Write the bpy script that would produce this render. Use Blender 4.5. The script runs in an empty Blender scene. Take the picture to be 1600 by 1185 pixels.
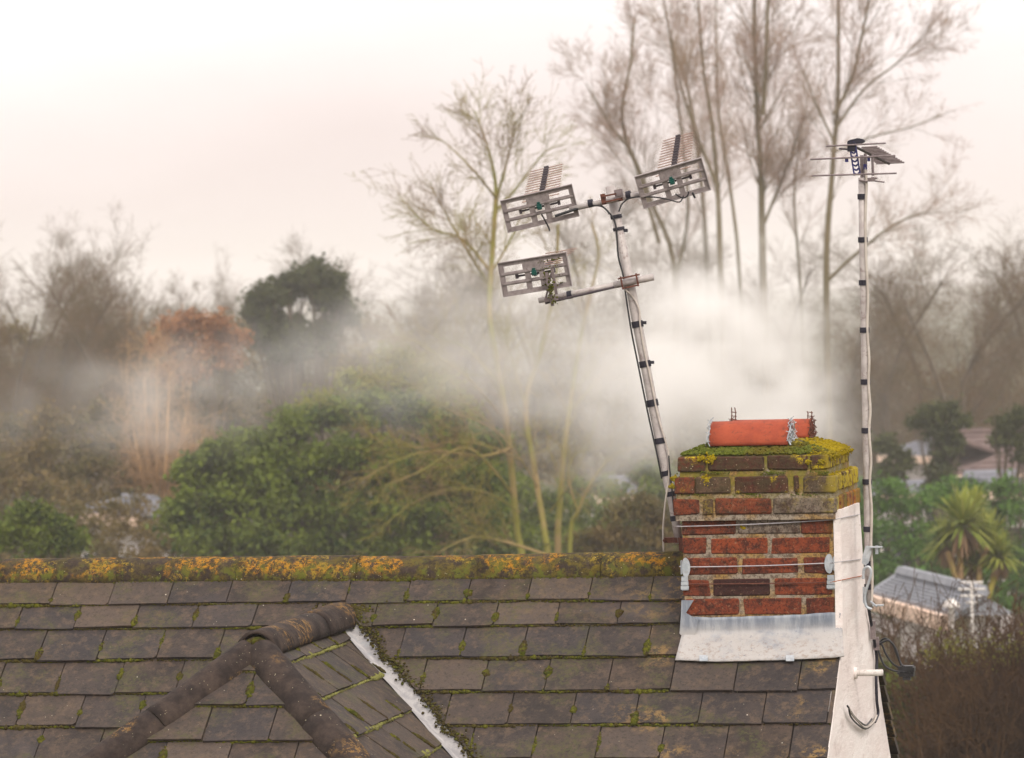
import bpy, math, random
import numpy as np
from mathutils import Vector, Matrix, Euler

random.seed(11)
S = bpy.context.scene
COL = S.collection

# ------------------------------------------------------------------ camera
F = 6800.0                                    # focal length in pixels of the 1600 px wide photograph
th, be, ro = math.radians(8.5), math.radians(2.6), math.radians(1.4)
CAM = np.array([.283, 0, 0]) + 16 * np.array([math.sin(th) * math.cos(be), -math.cos(th) * math.cos(be), math.sin(be)])
yaw, pit = 0.2044080188, -0.0223859459
fw = np.array([-math.sin(yaw) * math.cos(pit), math.cos(yaw) * math.cos(pit), math.sin(pit)])
r0 = np.cross(fw, [0, 0, 1]); r0 /= np.linalg.norm(r0); u0 = np.cross(r0, fw)
rt = math.cos(ro) * r0 - math.sin(ro) * u0
up = math.cos(ro) * u0 + math.sin(ro) * r0
cd = bpy.data.cameras.new('camera'); cam = bpy.data.objects.new('camera', cd); COL.objects.link(cam)
cam.matrix_world = Matrix(((rt[0], up[0], -fw[0], CAM[0]), (rt[1], up[1], -fw[1], CAM[1]), (rt[2], up[2], -fw[2], CAM[2]), (0, 0, 0, 1)))
cd.sensor_width = 36; cd.lens = F / 1600 * 36
cd.clip_start = .5; cd.clip_end = 6000
cd.dof.use_dof = True; cd.dof.focus_distance = 15.9; cd.dof.aperture_fstop = 8.5
S.camera = cam

# ------------------------------------------------------------------ sky, sun, exposure
SUN_EL, SUN_AZ = math.radians(42), math.radians(150)      # azimuth clockwise from +Y
W = bpy.data.worlds.new('World'); S.world = W; W.use_nodes = True
wt = W.node_tree; wt.nodes.clear()
def wn(t, **k):
    n = wt.nodes.new(t)
    for a, v in k.items(): setattr(n, a, v)
    return n
sky = wn('ShaderNodeTexSky', sky_type='NISHITA', sun_disc=False, sun_elevation=SUN_EL, sun_rotation=SUN_AZ, air_density=1.0, dust_density=3.0)
tc = wn('ShaderNodeTexCoord'); sx = wn('ShaderNodeSeparateXYZ'); wt.links.new(tc.outputs['Generated'], sx.inputs[0])
nz = wn('ShaderNodeTexNoise'); nz.inputs['Scale'].default_value = 5.0; nz.inputs['Detail'].default_value = 4
mp = wn('ShaderNodeMapping'); mp.inputs['Scale'].default_value = (1, 1, 3.0)
wt.links.new(tc.outputs['Generated'], mp.inputs[0]); wt.links.new(mp.outputs[0], nz.inputs['Vector'])
ad = wn('ShaderNodeMath', operation='MULTIPLY_ADD'); ad.inputs[1].default_value = .09
wt.links.new(nz.outputs[0], ad.inputs[0]); wt.links.new(sx.outputs[2], ad.inputs[2])
cr = wn('ShaderNodeValToRGB'); e = cr.color_ramp.elements
e[0].position = 0.0; e[0].color = (.57, .475, .46, 1)
e[1].position = .32; e[1].color = (1.04, .97, .945, 1)
x = cr.color_ramp.elements.new(.060); x.color = (.61, .515, .50, 1)
x = cr.color_ramp.elements.new(.115); x.color = (.84, .765, .75, 1)
wt.links.new(ad.outputs[0], cr.inputs[0])
sc = wn('ShaderNodeVectorMath', operation='SCALE'); sc.inputs['Scale'].default_value = 10.0
wt.links.new(cr.outputs[0], sc.inputs[0])
mx = wn('ShaderNodeMix', data_type='RGBA'); mx.inputs[0].default_value = .96
wt.links.new(sky.outputs[0], mx.inputs[6]); wt.links.new(sc.outputs[0], mx.inputs[7])
bg = wn('ShaderNodeBackground'); bg.inputs[1].default_value = .105
wo = wn('ShaderNodeOutputWorld')
wt.links.new(mx.outputs[2], bg.inputs[0]); wt.links.new(bg.outputs[0], wo.inputs[0])

sd = bpy.data.lights.new('sun', 'SUN'); sd.energy = 1.5; sd.angle = math.radians(14); sd.color = (1, .92, .82)
sun = bpy.data.objects.new('sun', sd); COL.objects.link(sun)
dv = Vector((math.sin(SUN_AZ) * math.cos(SUN_EL), math.cos(SUN_AZ) * math.cos(SUN_EL), math.sin(SUN_EL)))
sun.rotation_euler = dv.to_track_quat('Z', 'Y').to_euler()
S.view_settings.view_transform = 'Standard'; S.view_settings.look = 'None'
S.view_settings.exposure = 0.56; S.view_settings.gamma = 1; S.view_settings.use_curve_mapping = False
S.render.engine = 'CYCLES'
S.cycles.use_denoising = True
S.cycles.max_bounces = 14; S.cycles.volume_bounces = 12; S.cycles.diffuse_bounces = 3
S.cycles.volume_step_rate = 1.0; S.cycles.volume_max_steps = 256

# ------------------------------------------------------------------ survey: a sight line of the camera met with a plane of the place
def ray(px, py):
    d = fw * F + rt * (px - 800) - up * (py - 592.5)
    return d / np.linalg.norm(d)
def onp(px, py, p0, n):
    d = ray(px, py); n = np.array(n, float)
    return CAM + d * (np.dot(np.array(p0) - CAM, n) / np.dot(d, n))
def atY(px, py, Y): return onp(px, py, (0, Y, 0), (0, 1, 0))
def atX(px, py, X): return onp(px, py, (X, 0, 0), (1, 0, 0))
def far(px, py, dist):
    d = ray(px, py); return CAM + d * (dist / np.dot(d, fw))
GZ = -7.0
def foot(px, dist):
    p = far(px, 430, dist); return np.array([p[0], p[1], GZ])
def proj(P):
    d = np.array(P) - CAM; return 800 + F * (d @ rt) / (d @ fw), 592.5 - F * (d @ up) / (d @ fw)

# ------------------------------------------------------------------ node materials
class G:
    def __init__(s, name):
        s.m = bpy.data.materials.new(name); s.m.use_nodes = True; s.t = s.m.node_tree
        s.b = s.t.nodes['Principled BSDF']; s.out = s.t.nodes['Material Output']
        s.tc = s.t.nodes.new('ShaderNodeTexCoord'); s.P = s.tc.outputs['Object']
    def n(s, t, **k):
        q = s.t.nodes.new(t)
        for a, v in k.items(): setattr(q, a, v)
        return q
    def put(s, sock, v):
        if isinstance(v, bpy.types.NodeSocket): s.t.links.new(v, sock)
        elif isinstance(v, (tuple, list)) and len(v) == 3 and sock.type == 'RGBA': sock.default_value = (*v, 1)
        else: sock.default_value = v
    def noise(s, sc=5, det=4, rough=.55, vec=None, dist=0, col=False):
        q = s.n('ShaderNodeTexNoise'); q.inputs['Scale'].default_value = sc; q.inputs['Detail'].default_value = det
        q.inputs['Roughness'].default_value = rough; q.inputs['Distortion'].default_value = dist
        s.t.links.new(vec or s.P, q.inputs['Vector']); return q.outputs[1 if col else 0]
    def voro(s, sc=20, vec=None, feat='F1'):
        q = s.n('ShaderNodeTexVoronoi', feature=feat); q.inputs['Scale'].default_value = sc
        s.t.links.new(vec or s.P, q.inputs['Vector']); return q.outputs['Distance']
    def mapv(s, scale=(1, 1, 1), loc=(0, 0, 0)):
        q = s.n('ShaderNodeMapping'); q.inputs['Scale'].default_value = scale; q.inputs['Location'].default_value = loc
        s.t.links.new(s.P, q.inputs[0]); return q.outputs[0]
    def ramp(s, v, lo, hi, a=0., b=1.):
        q = s.n('ShaderNodeMapRange', interpolation_type='SMOOTHSTEP')
        s.put(q.inputs[0], v); q.inputs[1].default_value = lo; q.inputs[2].default_value = hi
        q.inputs[3].default_value = a; q.inputs[4].default_value = b; return q.outputs[0]
    def math(s, op, a, b=0., c=0.):
        q = s.n('ShaderNodeMath', operation=op); s.put(q.inputs[0], a); s.put(q.inputs[1], b)
        if op == 'MULTIPLY_ADD': s.put(q.inputs[2], c)
        return q.outputs[0]
    def mix(s, f, a, b, mode='MIX'):
        q = s.n('ShaderNodeMix', data_type='RGBA', blend_type=mode); s.put(q.inputs[0], f); s.put(q.inputs[6], a); s.put(q.inputs[7], b)
        return q.outputs[2]
    def rnd(s): return s.n('ShaderNodeObjectInfo').outputs['Random']
    def island(s): return s.n('ShaderNodeNewGeometry').outputs['Random Per Island']
    def attr(s, name):
        return s.n('ShaderNodeAttribute', attribute_type='OBJECT', attribute_name=name).outputs['Fac']
    def xyz(s):
        q = s.n('ShaderNodeSeparateXYZ'); s.t.links.new(s.P, q.inputs[0]); return q.outputs
    def bump(s, h, st=.4, dist=.01):
        q = s.n('ShaderNodeBump'); q.inputs['Strength'].default_value = st; q.inputs['Distance'].default_value = dist
        s.put(q.inputs['Height'], h); s.t.links.new(q.outputs[0], s.b.inputs['Normal'])
    def end(s, col, rough=.8, metal=0., spec=.3):
        s.put(s.b.inputs['Base Color'], col); s.put(s.b.inputs['Roughness'], rough)
        s.b.inputs['Metallic'].default_value = metal; s.b.inputs['Specular IOR Level'].default_value = spec
        return s.m

def m_slate():
    g = G('slate')
    c = g.mix(g.ramp(g.noise(9, 5, .65), .3, .7), (.020, .0135, .0105), (.062, .041, .029))
    c = g.mix(g.math('MULTIPLY', g.rnd(), .65), c, (.030, .027, .031))
    c = g.mix(g.ramp(g.math('FRACT', g.math('MULTIPLY', g.rnd(), 17.3)), .55, 1.0, 0, .5), c, (.105, .075, .055))
    c = g.mix(g.ramp(g.noise(26, 7, .75), .47, .68, 0, .65), c, (.125, .084, .052))          # pale bloom
    c = g.mix(g.ramp(g.noise(70, 5, .8), .5, .66, 0, .7), c, (.013, .010, .008))
    c = g.mix(g.ramp(g.noise(3.1, 3, .6, dist=.5), .56, .68, 0, .55), c, (.058, .046, .046))
    tan = g.math('MULTIPLY', g.ramp(g.noise(3.3, 2, .6, vec=g.mapv((1, 1, 1), (4.2, 1, 3))), .52, .62), g.ramp(g.noise(34, 5, .75), .47, .58))
    gm = g.math('MULTIPLY', g.ramp(g.noise(5, 3, .6, vec=g.mapv(loc=(9, 2, 4))), .5, .62), g.ramp(g.noise(60, 5, .8), .44, .58))
    c = g.mix(g.math('MULTIPLY', gm, .75), c, (.062, .060, .018))
    xr = g.ramp(g.xyz()[0], -.35, .05, .12, .9)
    c = g.mix(g.math('MULTIPLY', tan, xr), c, (.22, .135, .045))
    v = g.ramp(g.voro(38), .03, .10, 1, 0)
    c = g.mix(g.math('MULTIPLY', v, g.ramp(g.noise(7, 2), .57, .62)), c, (.36, .33, .24))
    v2 = g.ramp(g.voro(13), .02, .05, 1, 0)
    c = g.mix(g.math('MULTIPLY', v2, g.ramp(g.noise(11, 1), .55, .6)), c, (.55, .50, .40))
    g.bump(g.noise(48, 7, .8), .7, .006)
    return g.end(c, .72, 0, .35)
def m_ridge(orange=1.0):
    g = G('concrete_tile' if orange < .5 else 'lichened_tile')
    c = g.mix(g.ramp(g.noise(14, 6, .7), .35, .7), (.022, .016, .0145), (.064, .045, .036))
    c = g.mix(g.ramp(g.noise(90, 4, .8), .55, .7, 0, .6), c, (.035, .028, .026))
    z = g.xyz()[2]
    if orange > .5:
        xr = g.ramp(g.xyz()[0], -2.2, -.3, .45, .95)
        c = g.mix(g.math('MULTIPLY', xr, g.ramp(g.noise(30, 5, .7), .38, .62)), c, (.115, .088, .014))
        o = g.math('MULTIPLY', g.ramp(g.noise(6, 3, .6), .47, .55), g.ramp(g.noise(46, 6, .85), .49, .54))
        o = g.math('MULTIPLY', o, g.ramp(z, -.385, -.345))
        c = g.mix(g.math('MULTIPLY', o, .9), c, (.42, .19, .012))
        o2 = g.math('MULTIPLY', g.ramp(g.noise(9, 2, .5, vec=g.mapv(loc=(3, 2, 1))), .54, .6), g.ramp(g.noise(60, 4, .8), .5, .58))
        c = g.mix(g.math('MULTIPLY', o2, .8), c, (.28, .19, .025))
        dk = g.ramp(g.noise(75, 5, .85, vec=g.mapv(loc=(2, 8, 5))), .50, .60); c = g.mix(g.math('MULTIPLY', dk, .75), c, (.030, .022, .012))
        gr = g.math('MULTIPLY', g.ramp(g.noise(16, 4, .7), .5, .6), g.ramp(z, -.30, -.37))
        c = g.mix(g.math('MULTIPLY', gr, .8), c, (.10, .11, .015))
    else:
        o = g.math('MULTIPLY', g.ramp(g.noise(4, 2, .5), .52, .6), g.ramp(g.noise(45, 5, .8), .5, .58))
        c = g.mix(g.math('MULTIPLY', o, .55), c, (.34, .19, .05))
    v = g.ramp(g.voro(24), .05, .085, 1, 0)
    c = g.mix(g.math('MULTIPLY', v, g.ramp(g.noise(9, 1), .50, .56)), c, (.50, .45, .32))
    c = g.mix(g.math('MULTIPLY', g.ramp(g.voro(70), .06, .14, 1, 0), g.ramp(g.noise(12, 2, vec=g.mapv(loc=(4, 4, 4))), .5, .6)), c, (.36, .32, .22))
    g.bump(g.math('ADD', g.noise(60, 6, .8), g.noise(16, 3)), .6, .008)
    return g.end(c, .9, 0, .2)
def m_brick():
    g = G('brick')
    t = g.attr('tone')
    q = g.n('ShaderNodeValToRGB'); g.put(q.inputs[0], t)
    el = q.color_ramp.elements; el[0].position = 0; el[0].color = (.040, .018, .018, 1); el[1].position = 1; el[1].color = (.25, .205, .165, 1)
    for p, k in ((.15, (.060, .020, .016)), (.35, (.155, .036, .018)), (.55, (.26, .056, .021)), (.72, (.36, .085, .030)), (.85, (.11, .078, .052))):
        a = q.color_ramp.elements.new(p); a.color = (*k, 1)
    c = q.outputs[0]
    c = g.mix(g.ramp(g.noise(21, 6, .78), .42, .62, 0, .85), c, (.040, .016, .013))
    c = g.mix(g.ramp(g.noise(110, 4, .8), .50, .62, 0, .75), c, (.018, .011, .010))
    c = g.mix(g.ramp(g.noise(85, 4, .8, vec=g.mapv(loc=(5, 5, 5))), .58, .66, 0, .5), c, (.34, .22, .14))
    L = g.attr('lichen')
    grime = g.math('MULTIPLY', L, g.ramp(g.noise(45, 6, .8), .35, .62))
    c = g.mix(g.math('MULTIPLY', grime, .9), c, (.070, .055, .026))
    ye = g.math('MULTIPLY', g.math('MULTIPLY', g.ramp(g.noise(11, 3, .6, vec=g.mapv(loc=(1.5, 0, .7))), .55, .64), g.ramp(g.noise(80, 5, .85), .46, .55)), g.ramp(L, .3, .9))
    c = g.mix(ye, c, (.44, .33, .012))
    x = g.xyz()[0]
    e2 = g.math('MULTIPLY', g.math('MULTIPLY', g.ramp(x, .50, .585), L), g.ramp(g.noise(22, 4, .7), .40, .52))
    c = g.mix(e2, c, (.52, .40, .012))
    sp = g.math('MULTIPLY', g.ramp(g.voro(85), .10, .2, 1, 0), L)
    c = g.mix(g.math('MULTIPLY', sp, g.ramp(g.noise(40, 2), .5, .6)), c, (.50, .44, .30))
    g.bump(g.math('ADD', g.noise(90, 6, .8), g.noise(25, 3)), .7, .006)
    return g.end(c, .9, 0, .2)
def m_mortar():
    g = G('mortar')
    c = g.mix(g.ramp(g.noise(7, 3, .6), .42, .58), (.34, .285, .225), (.38, .23, .075))
    c = g.mix(g.ramp(g.noise(80, 6, .85), .44, .58, 0, .85), c, (.09, .062, .042))
    z = g.xyz()[2]
    m = g.math('MULTIPLY', g.ramp(z, -.15, -.02), g.ramp(g.noise(25, 4, .7), .35, .6))
    c = g.mix(g.math('MULTIPLY', m, .8), c, (.20, .18, .025))
    g.bump(g.noise(70, 6, .8), .8, .008)
    return g.end(c, .95, 0, .15)
def m_capmoss():
    g = G('mossy_flaunching')
    c = g.mix(g.ramp(g.noise(20, 5, .7), .4, .62), (.10, .07, .045), (.09, .10, .014))
    c = g.mix(g.ramp(g.noise(35, 5, .8), .5, .62), c, (.16, .15, .02))
    x = g.xyz()[0]
    c = g.mix(g.math('MULTIPLY', g.ramp(x, .33, .47), g.ramp(g.noise(17, 4, .7), .42, .54)), c, (.36, .27, .01))
    c = g.mix(g.ramp(g.noise(12, 4, .7, vec=g.mapv(loc=(7, 3, 1))), .60, .68, 0, .9), c, (.06, .045, .03))
    g.bump(g.noise(80, 6, .8), .8, .01)
    return g.end(c, .95, 0, .1)
def m_moss(name, a, b, c2):
    g = G(name)
    c = g.mix(g.island(), a, b)
    c = g.mix(g.ramp(g.noise(6, 3), .52, .66, 0, .8), c, c2)
    c = g.mix(g.ramp(g.noise(260, 3, .8), .45, .65, 0, .5), c, (.03, .028, .006))
    g.bump(g.noise(300, 3, .8), .9, .004)
    return g.end(c, 1, 0, .05)
def m_render():
    g = G('white_painted_render')
    v = g.mapv((1, .22, 1)); c = g.mix(g.ramp(g.noise(9, 5, .7, vec=v), .35, .7), (.74, .66, .63), (.84, .79, .765))
    c = g.mix(g.ramp(g.noise(60, 5, .8, vec=v), .58, .68, 0, .5), c, (.45, .36, .30))
    st = g.noise(14, 5, .75, vec=g.mapv((1, .2, .5)))
    c = g.mix(g.ramp(st, .56, .72, 0, .55), c, (.47, .39, .36))
    g.bump(g.math('ADD', g.noise(70, 5, .8, vec=v), g.noise(16, 4, vec=v)), .5, .008)
    return g.end(c, .85, 0, .2)
def m_lead():
    g = G('weathered_lead')
    v = g.mapv((1, 1, .22)); z = g.xyz()[2]
    c = g.mix(g.ramp(g.noise(28, 4, .65, vec=v), .36, .64), (.165, .19, .235), (.30, .325, .36))
    c = g.mix(g.math('MULTIPLY', g.ramp(z, -.535, -.60), g.ramp(g.noise(9, 5, .7), .30, .52, .35, 1)), c, (.42, .40, .385))
    c = g.mix(g.math('MULTIPLY', g.ramp(z, -.58, -.64), g.ramp(g.noise(46, 6, .8), .50, .62, 0, .55)), c, (.24, .17, .125))
    c = g.mix(g.ramp(g.noise(60, 3, .7, vec=v), .60, .70, 0, .5), c, (.11, .13, .17))
    g.bump(g.math('ADD', g.noise(10, 4, .7), g.noise(60, 4, .7, vec=v)), .35, .012)
    return g.end(c, .6, .1, .4)
def m_plain(name, a, b, rough=.6, metal=0., sc=30, spec=.3, bmp=.15, spot=None):
    g = G(name)
    c = g.mix(g.ramp(g.noise(sc, 4, .7), .35, .65), a, b)
    if spot: c = g.mix(g.ramp(g.noise(sc * 1.7, 5, .8, vec=g.mapv(loc=(3, 1, 2))), .54, .64, 0, .8), c, spot)
    g.bump(g.noise(sc * 3, 4, .7), bmp, .002)
    return g.end(c, rough, metal, spec)
def m_leaf(name, a, b, c2, big=1.1, trans=.25):
    g = G(name)
    c = g.mix(g.ramp(g.noise(big, 3, .6), .38, .62), a, b)
    c = g.mix(g.math('MULTIPLY', g.island(), .75), c, c2)
    g.end(c, .65, 0, .2)
    tr = g.n('ShaderNodeBsdfTranslucent'); g.put(tr.inputs[0], c)
    ms = g.n('ShaderNodeMixShader'); ms.inputs[0].default_value = trans
    g.t.links.new(g.b.outputs[0], ms.inputs[1]); g.t.links.new(tr.outputs[0], ms.inputs[2]); g.t.links.new(ms.outputs[0], g.out.inputs[0])
    return g.m
def m_bark(name, a, b):
    g = G(name); c = g.mix(g.ramp(g.noise(1.3, 4, .7), .38, .62), a, b)
    g.bump(g.noise(30, 4), .4, .02); return g.end(c, .95, 0, .1)

M = dict(
    slate=m_slate(), ridge=m_ridge(1), tile=m_ridge(0), brick=m_brick(), mortar=m_mortar(), cap=m_capmoss(), render=m_render(), lead=m_lead(),
    moss=m_moss('green_moss', (.046, .054, .009), (.125, .122, .017), (.060, .040, .016)),
    moss_dark=m_moss('dark_moss', (.045, .034, .016), (.09, .075, .02), (.05, .032, .02)),
    moss_pale=m_moss('pale_moss', (.20, .20, .06), (.30, .29, .10), (.14, .13, .05)),
    deck=m_plain('roof_underlay', (.014, .012, .012), (.02, .016, .015), .9),
    terra=m_plain('terracotta', (.27, .048, .022), (.34, .066, .028), .8, spot=(.15, .04, .024), sc=22, bmp=.4),
    alu=m_plain('weathered_aluminium', (.22, .185, .185), (.31, .27, .265), .5, .25, 40, spot=(.15, .115, .11)),
    alud=m_plain('dull_alloy', (.16, .125, .13), (.23, .19, .19), .55, .2, 50, spot=(.14, .10, .095)),
    pole=m_plain('painted_steel_tube', (.36, .32, .31), (.48, .44, .425), .5, .1, 22, spot=(.23, .18, .17)),
    galv=m_plain('galvanised_steel', (.36, .40, .44), (.50, .53, .56), .45, .35, 35, spot=(.36, .37, .38)),
    wire=m_plain('steel_wire', (.36, .34, .36), (.48, .46, .48), .45, .4, 60),
    rust=m_plain('rusty_steel', (.085, .030, .022), (.15, .055, .035), .85, 0, 60),
    rustw=m_plain('rusted_wire', (.42, .13, .045), (.30, .10, .045), .85, 0, 60),
    rod=m_plain('copper_tinted_rod', (.30, .19, .155), (.42, .28, .23), .5, .2, 60),
    boom=m_plain('black_boom', (.045, .035, .045), (.07, .055, .06), .6),
    green=m_plain('green_plastic', (.004, .055, .045), (.006, .08, .065), .45),
    navy=m_plain('navy_plastic', (.012, .012, .075), (.022, .02, .12), .5),
    tape=m_plain('black_tape', (.012, .011, .020), (.022, .02, .032), .6),
    cable=m_plain('black_cable', (.012, .012, .014), (.03, .03, .034), .5),
    cablep=m_plain('pale_cable', (.42, .37, .33), (.52, .47, .42), .6),
    whitep=m_plain('white_pipe', (.60, .57, .54), (.70, .67, .64), .6, spot=(.38, .32, .28)),
)
M['t_pop'] = m_bark('poplar_bark', (.125, .10, .05), (.16, .125, .07)); M['b_pop'] = m_bark('poplar_twigs', (.36, .225, .165), (.29, .20, .12))
M['t_mos'] = m_bark('mossy_bark', (.20, .19, .04), (.28, .20, .09)); M['b_mos'] = m_bark('mossy_twigs', (.27, .23, .045), (.22, .135, .075))
M['t_wood'] = m_bark('wood_bark', (.10, .080, .058), (.13, .10, .07)); M['b_wood'] = m_bark('wood_twigs', (.155, .092, .050), (.115, .085, .034))
M['b_dark'] = m_bark('thicket_twigs', (.055, .030, .018), (.11, .062, .030)); M['b_wil'] = m_bark('willow_twigs', (.48, .30, .15), (.36, .22, .11))
M['l_bush'] = m_leaf('evergreen_leaves', (.014, .040, .010), (.12, .165, .016), (.15, .18, .022), 2.0)
M['l_holm'] = m_leaf('dark_evergreen_leaves', (.034, .046, .016), (.060, .072, .022), (.085, .09, .028))
M['l_hedge'] = m_leaf('hedge_leaves', (.030, .085, .018), (.075, .17, .024), (.11, .19, .028))
M['l_yell'] = m_leaf('yellow_green_leaves', (.21, .21, .03), (.30, .26, .04), (.17, .20, .03))
M['l_russ'] = m_leaf('russet_leaves', (.30, .135, .06), (.24, .11, .05), (.36, .19, .09))
M['l_olive'] = m_leaf('olive_scrub_leaves', (.085, .082, .018), (.17, .12, .038), (.15, .10, .038))
M['l_cord'] = m_leaf('sword_leaves', (.14, .20, .03), (.27, .31, .05), (.32, .31, .06))
M['l_dead'] = m_leaf('dead_sword_leaves', (.22, .13, .07), (.17, .10, .055), (.25, .16, .09))

# ------------------------------------------------------------------ mesh helpers
def mesh_np(name, V, Q, smooth=False):
    V = np.asarray(V, np.float32); Q = np.asarray(Q, np.int32); k = Q.shape[1]
    me = bpy.data.meshes.new(name); me.vertices.add(len(V)); me.vertices.foreach_set('co', V.ravel())
    me.loops.add(Q.size); me.loops.foreach_set('vertex_index', Q.ravel())
    me.polygons.add(len(Q)); me.polygons.foreach_set('loop_start', np.arange(0, Q.size, k, dtype=np.int32))
    me.polygons.foreach_set('loop_total', np.full(len(Q), k, np.int32))
    if smooth: me.polygons.foreach_set('use_smooth', np.ones(len(Q), bool))
    me.update(calc_edges=True); me.validate(); return me
def link(name, me, mat, parent=None):
    o = bpy.data.objects.new(name, me); COL.objects.link(o)
    if me is not None and mat is not None and len(me.materials) == 0: me.materials.append(mat)
    if parent is not None:
        o.parent = parent
        if parent.type == 'EMPTY': o.matrix_parent_inverse = Matrix.Translation(-parent.location)
    return o
def tag(o, label=None, cat=None, group=None, kind=None):
    for k, v in (('label', label), ('category', cat), ('group', group), ('kind', kind)):
        if v: o[k] = v
    return o
def empty(name, loc, label, cat, group=None):
    o = bpy.data.objects.new(name, None); COL.objects.link(o); o.location = [float(a) for a in loc]; o.empty_display_size = .1
    return tag(o, label, cat, group)
class MB:
    def __init__(s): s.v = []; s.f = []
    def add(s, V, Fc):
        b = len(s.v); s.v += [tuple(float(c) for c in p) for p in V]; s.f += [tuple(i + b for i in f) for f in Fc]; return s
    def box(s, c, size, X=(1, 0, 0), Y=(0, 1, 0), Z=(0, 0, 1)):
        c = np.array(c, float); X, Y, Z = (np.array(a, float) for a in (X, Y, Z)); a, b, d = [q / 2 for q in size]
        V = [c + X * i * a + Y * j * b + Z * k * d for i in (-1, 1) for j in (-1, 1) for k in (-1, 1)]
        return s.add(V, [(0, 1, 3, 2), (4, 6, 7, 5), (0, 4, 5, 1), (2, 3, 7, 6), (0, 2, 6, 4), (1, 5, 7, 3)])
    def tube(s, path, r, n=8, cap=True):
        P = [np.array(p, float) for p in path]; m = len(P); rs = r if isinstance(r, (list, tuple)) else [r] * m
        V = []; u = None
        for i, p in enumerate(P):
            t = P[min(i + 1, m - 1)] - P[max(i - 1, 0)]; t /= np.linalg.norm(t) + 1e-9
            if u is None: u = np.cross(t, [0, 0, 1] if abs(t[2]) < .9 else [1, 0, 0])
            u = u - t * np.dot(u, t); u /= np.linalg.norm(u); w = np.cross(t, u)
            for k in range(n):
                a = 2 * math.pi * k / n; V.append(p + rs[i] * (math.cos(a) * u + math.sin(a) * w))
        Fc = [(i * n + k, i * n + (k + 1) % n, (i + 1) * n + (k + 1) % n, (i + 1) * n + k) for i in range(m - 1) for k in range(n)]
        if cap: Fc += [tuple(range(n - 1, -1, -1)), tuple(range((m - 1) * n, m * n))]
        return s.add(V, Fc)
    def prism(s, poly, off):
        n = len(poly); off = np.array(off, float); V = [np.array(p, float) for p in poly]; V += [p + off for p in V]
        return s.add(V, [tuple(range(n)), tuple(range(2 * n - 1, n - 1, -1))] + [(i, i + n, (i + 1) % n + n, (i + 1) % n) for i in range(n)])
    def mesh(s, name, smooth=False):
        me = bpy.data.meshes.new(name); me.from_pydata(s.v, [], s.f)
        if smooth: me.polygons.foreach_set('use_smooth', [True] * len(me.polygons))
        me.update(); return me
    def obj(s, name, mat, parent=None, smooth=False): return link(name, s.mesh(name, smooth), mat, parent)
def smooth_path(pts, n=6):
    P = [np.array(p, float) for p in pts]; out = []
    for i in range(len(P) - 1):
        a, b, c, d = P[max(i - 1, 0)], P[i], P[i + 1], P[min(i + 2, len(P) - 1)]
        for k in range(n):
            t = k / n; out.append(.5 * ((2 * b) + (c - a) * t + (2 * a - 5 * b + 4 * c - d) * t * t + (3 * b - 3 * c + d - a) * t ** 3))
    out.append(P[-1]); return out

# ------------------------------------------------------------------ ground
gx = MB(); n = 60
g0 = MB(); R_ = 2400
V = []; Fc = []
xs = np.linspace(-1, 1, n + 1); xs = np.sign(xs) * np.abs(xs) ** 2.2 * R_
for j in range(n + 1):
    for i in range(n + 1): V.append((xs[i], xs[j] , GZ + (0 if abs(xs[i]) + abs(xs[j]) < 8 else .12 * math.sin(xs[i] * .09) * math.cos(xs[j] * .07))))
for j in range(n):
    for i in range(n): Fc.append((j * (n + 1) + i, j * (n + 1) + i + 1, (j + 1) * (n + 1) + i + 1, (j + 1) * (n + 1) + i))
gg = G('rough_grass'); gc = gg.mix(gg.ramp(gg.noise(.12, 5, .7), .38, .6), (.055, .065, .022), (.10, .085, .045)); gg.bump(gg.noise(3, 5), .6, .1)
tag(link('ground', mesh_np('ground', V, Fc), gg.end(gc, 1, 0, .05)), kind='structure', label='rough grass ground behind the houses')

# ------------------------------------------------------------------ the house: roof planes
AL = math.radians(38); TA, CA, SA = math.tan(AL), math.cos(AL), math.sin(AL)
RY, RZ = .336, -.342                       # ridge line of the slates
XE = .580                                  # verge of the main roof
house = empty('house', (-2, 2.5, GZ), 'slate roofed house with brick chimney, lichened ridge and small hipped dormer', 'house')
M_d = np.array([0, -CA, -SA]); M_n = np.array([0, -SA, CA]); M_a = np.array([1., 0, 0]); M_o = np.array([0, RY, RZ])
def main_pt(px, py, lift=0): return onp(px, py, M_o + M_n * lift, M_n)
def uv_main(P): d = np.array(P) - M_o; return float(d @ M_a), float(d @ M_d)
# dormer
J = main_pt(528, 968)
L = 1.3
for _ in range(20):
    L += (proj(J - np.array([0, L, 0]))[0] - 402) / 105.
PK = J - np.array([0, L, 0])
BD = math.radians(38.5); TB, CB, SB = math.tan(BD), math.cos(BD), math.sin(BD)
D_front = dict(o=PK, a=np.array([1., 0, 0]), d=np.array([0, -CB, -SB]), n=np.array([0, -SB, CB]))
D_right = dict(o=PK, a=np.array([0, 1., 0]), d=np.array([CB, 0, -SB]), n=np.array([SB, 0, CB]))
D_left = dict(o=PK, a=np.array([0, 1., 0]), d=np.array([-CB, 0, -SB]), n=np.array([-SB, 0, CB]))
D_main = dict(o=M_o, a=M_a, d=M_d, n=M_n)

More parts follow.
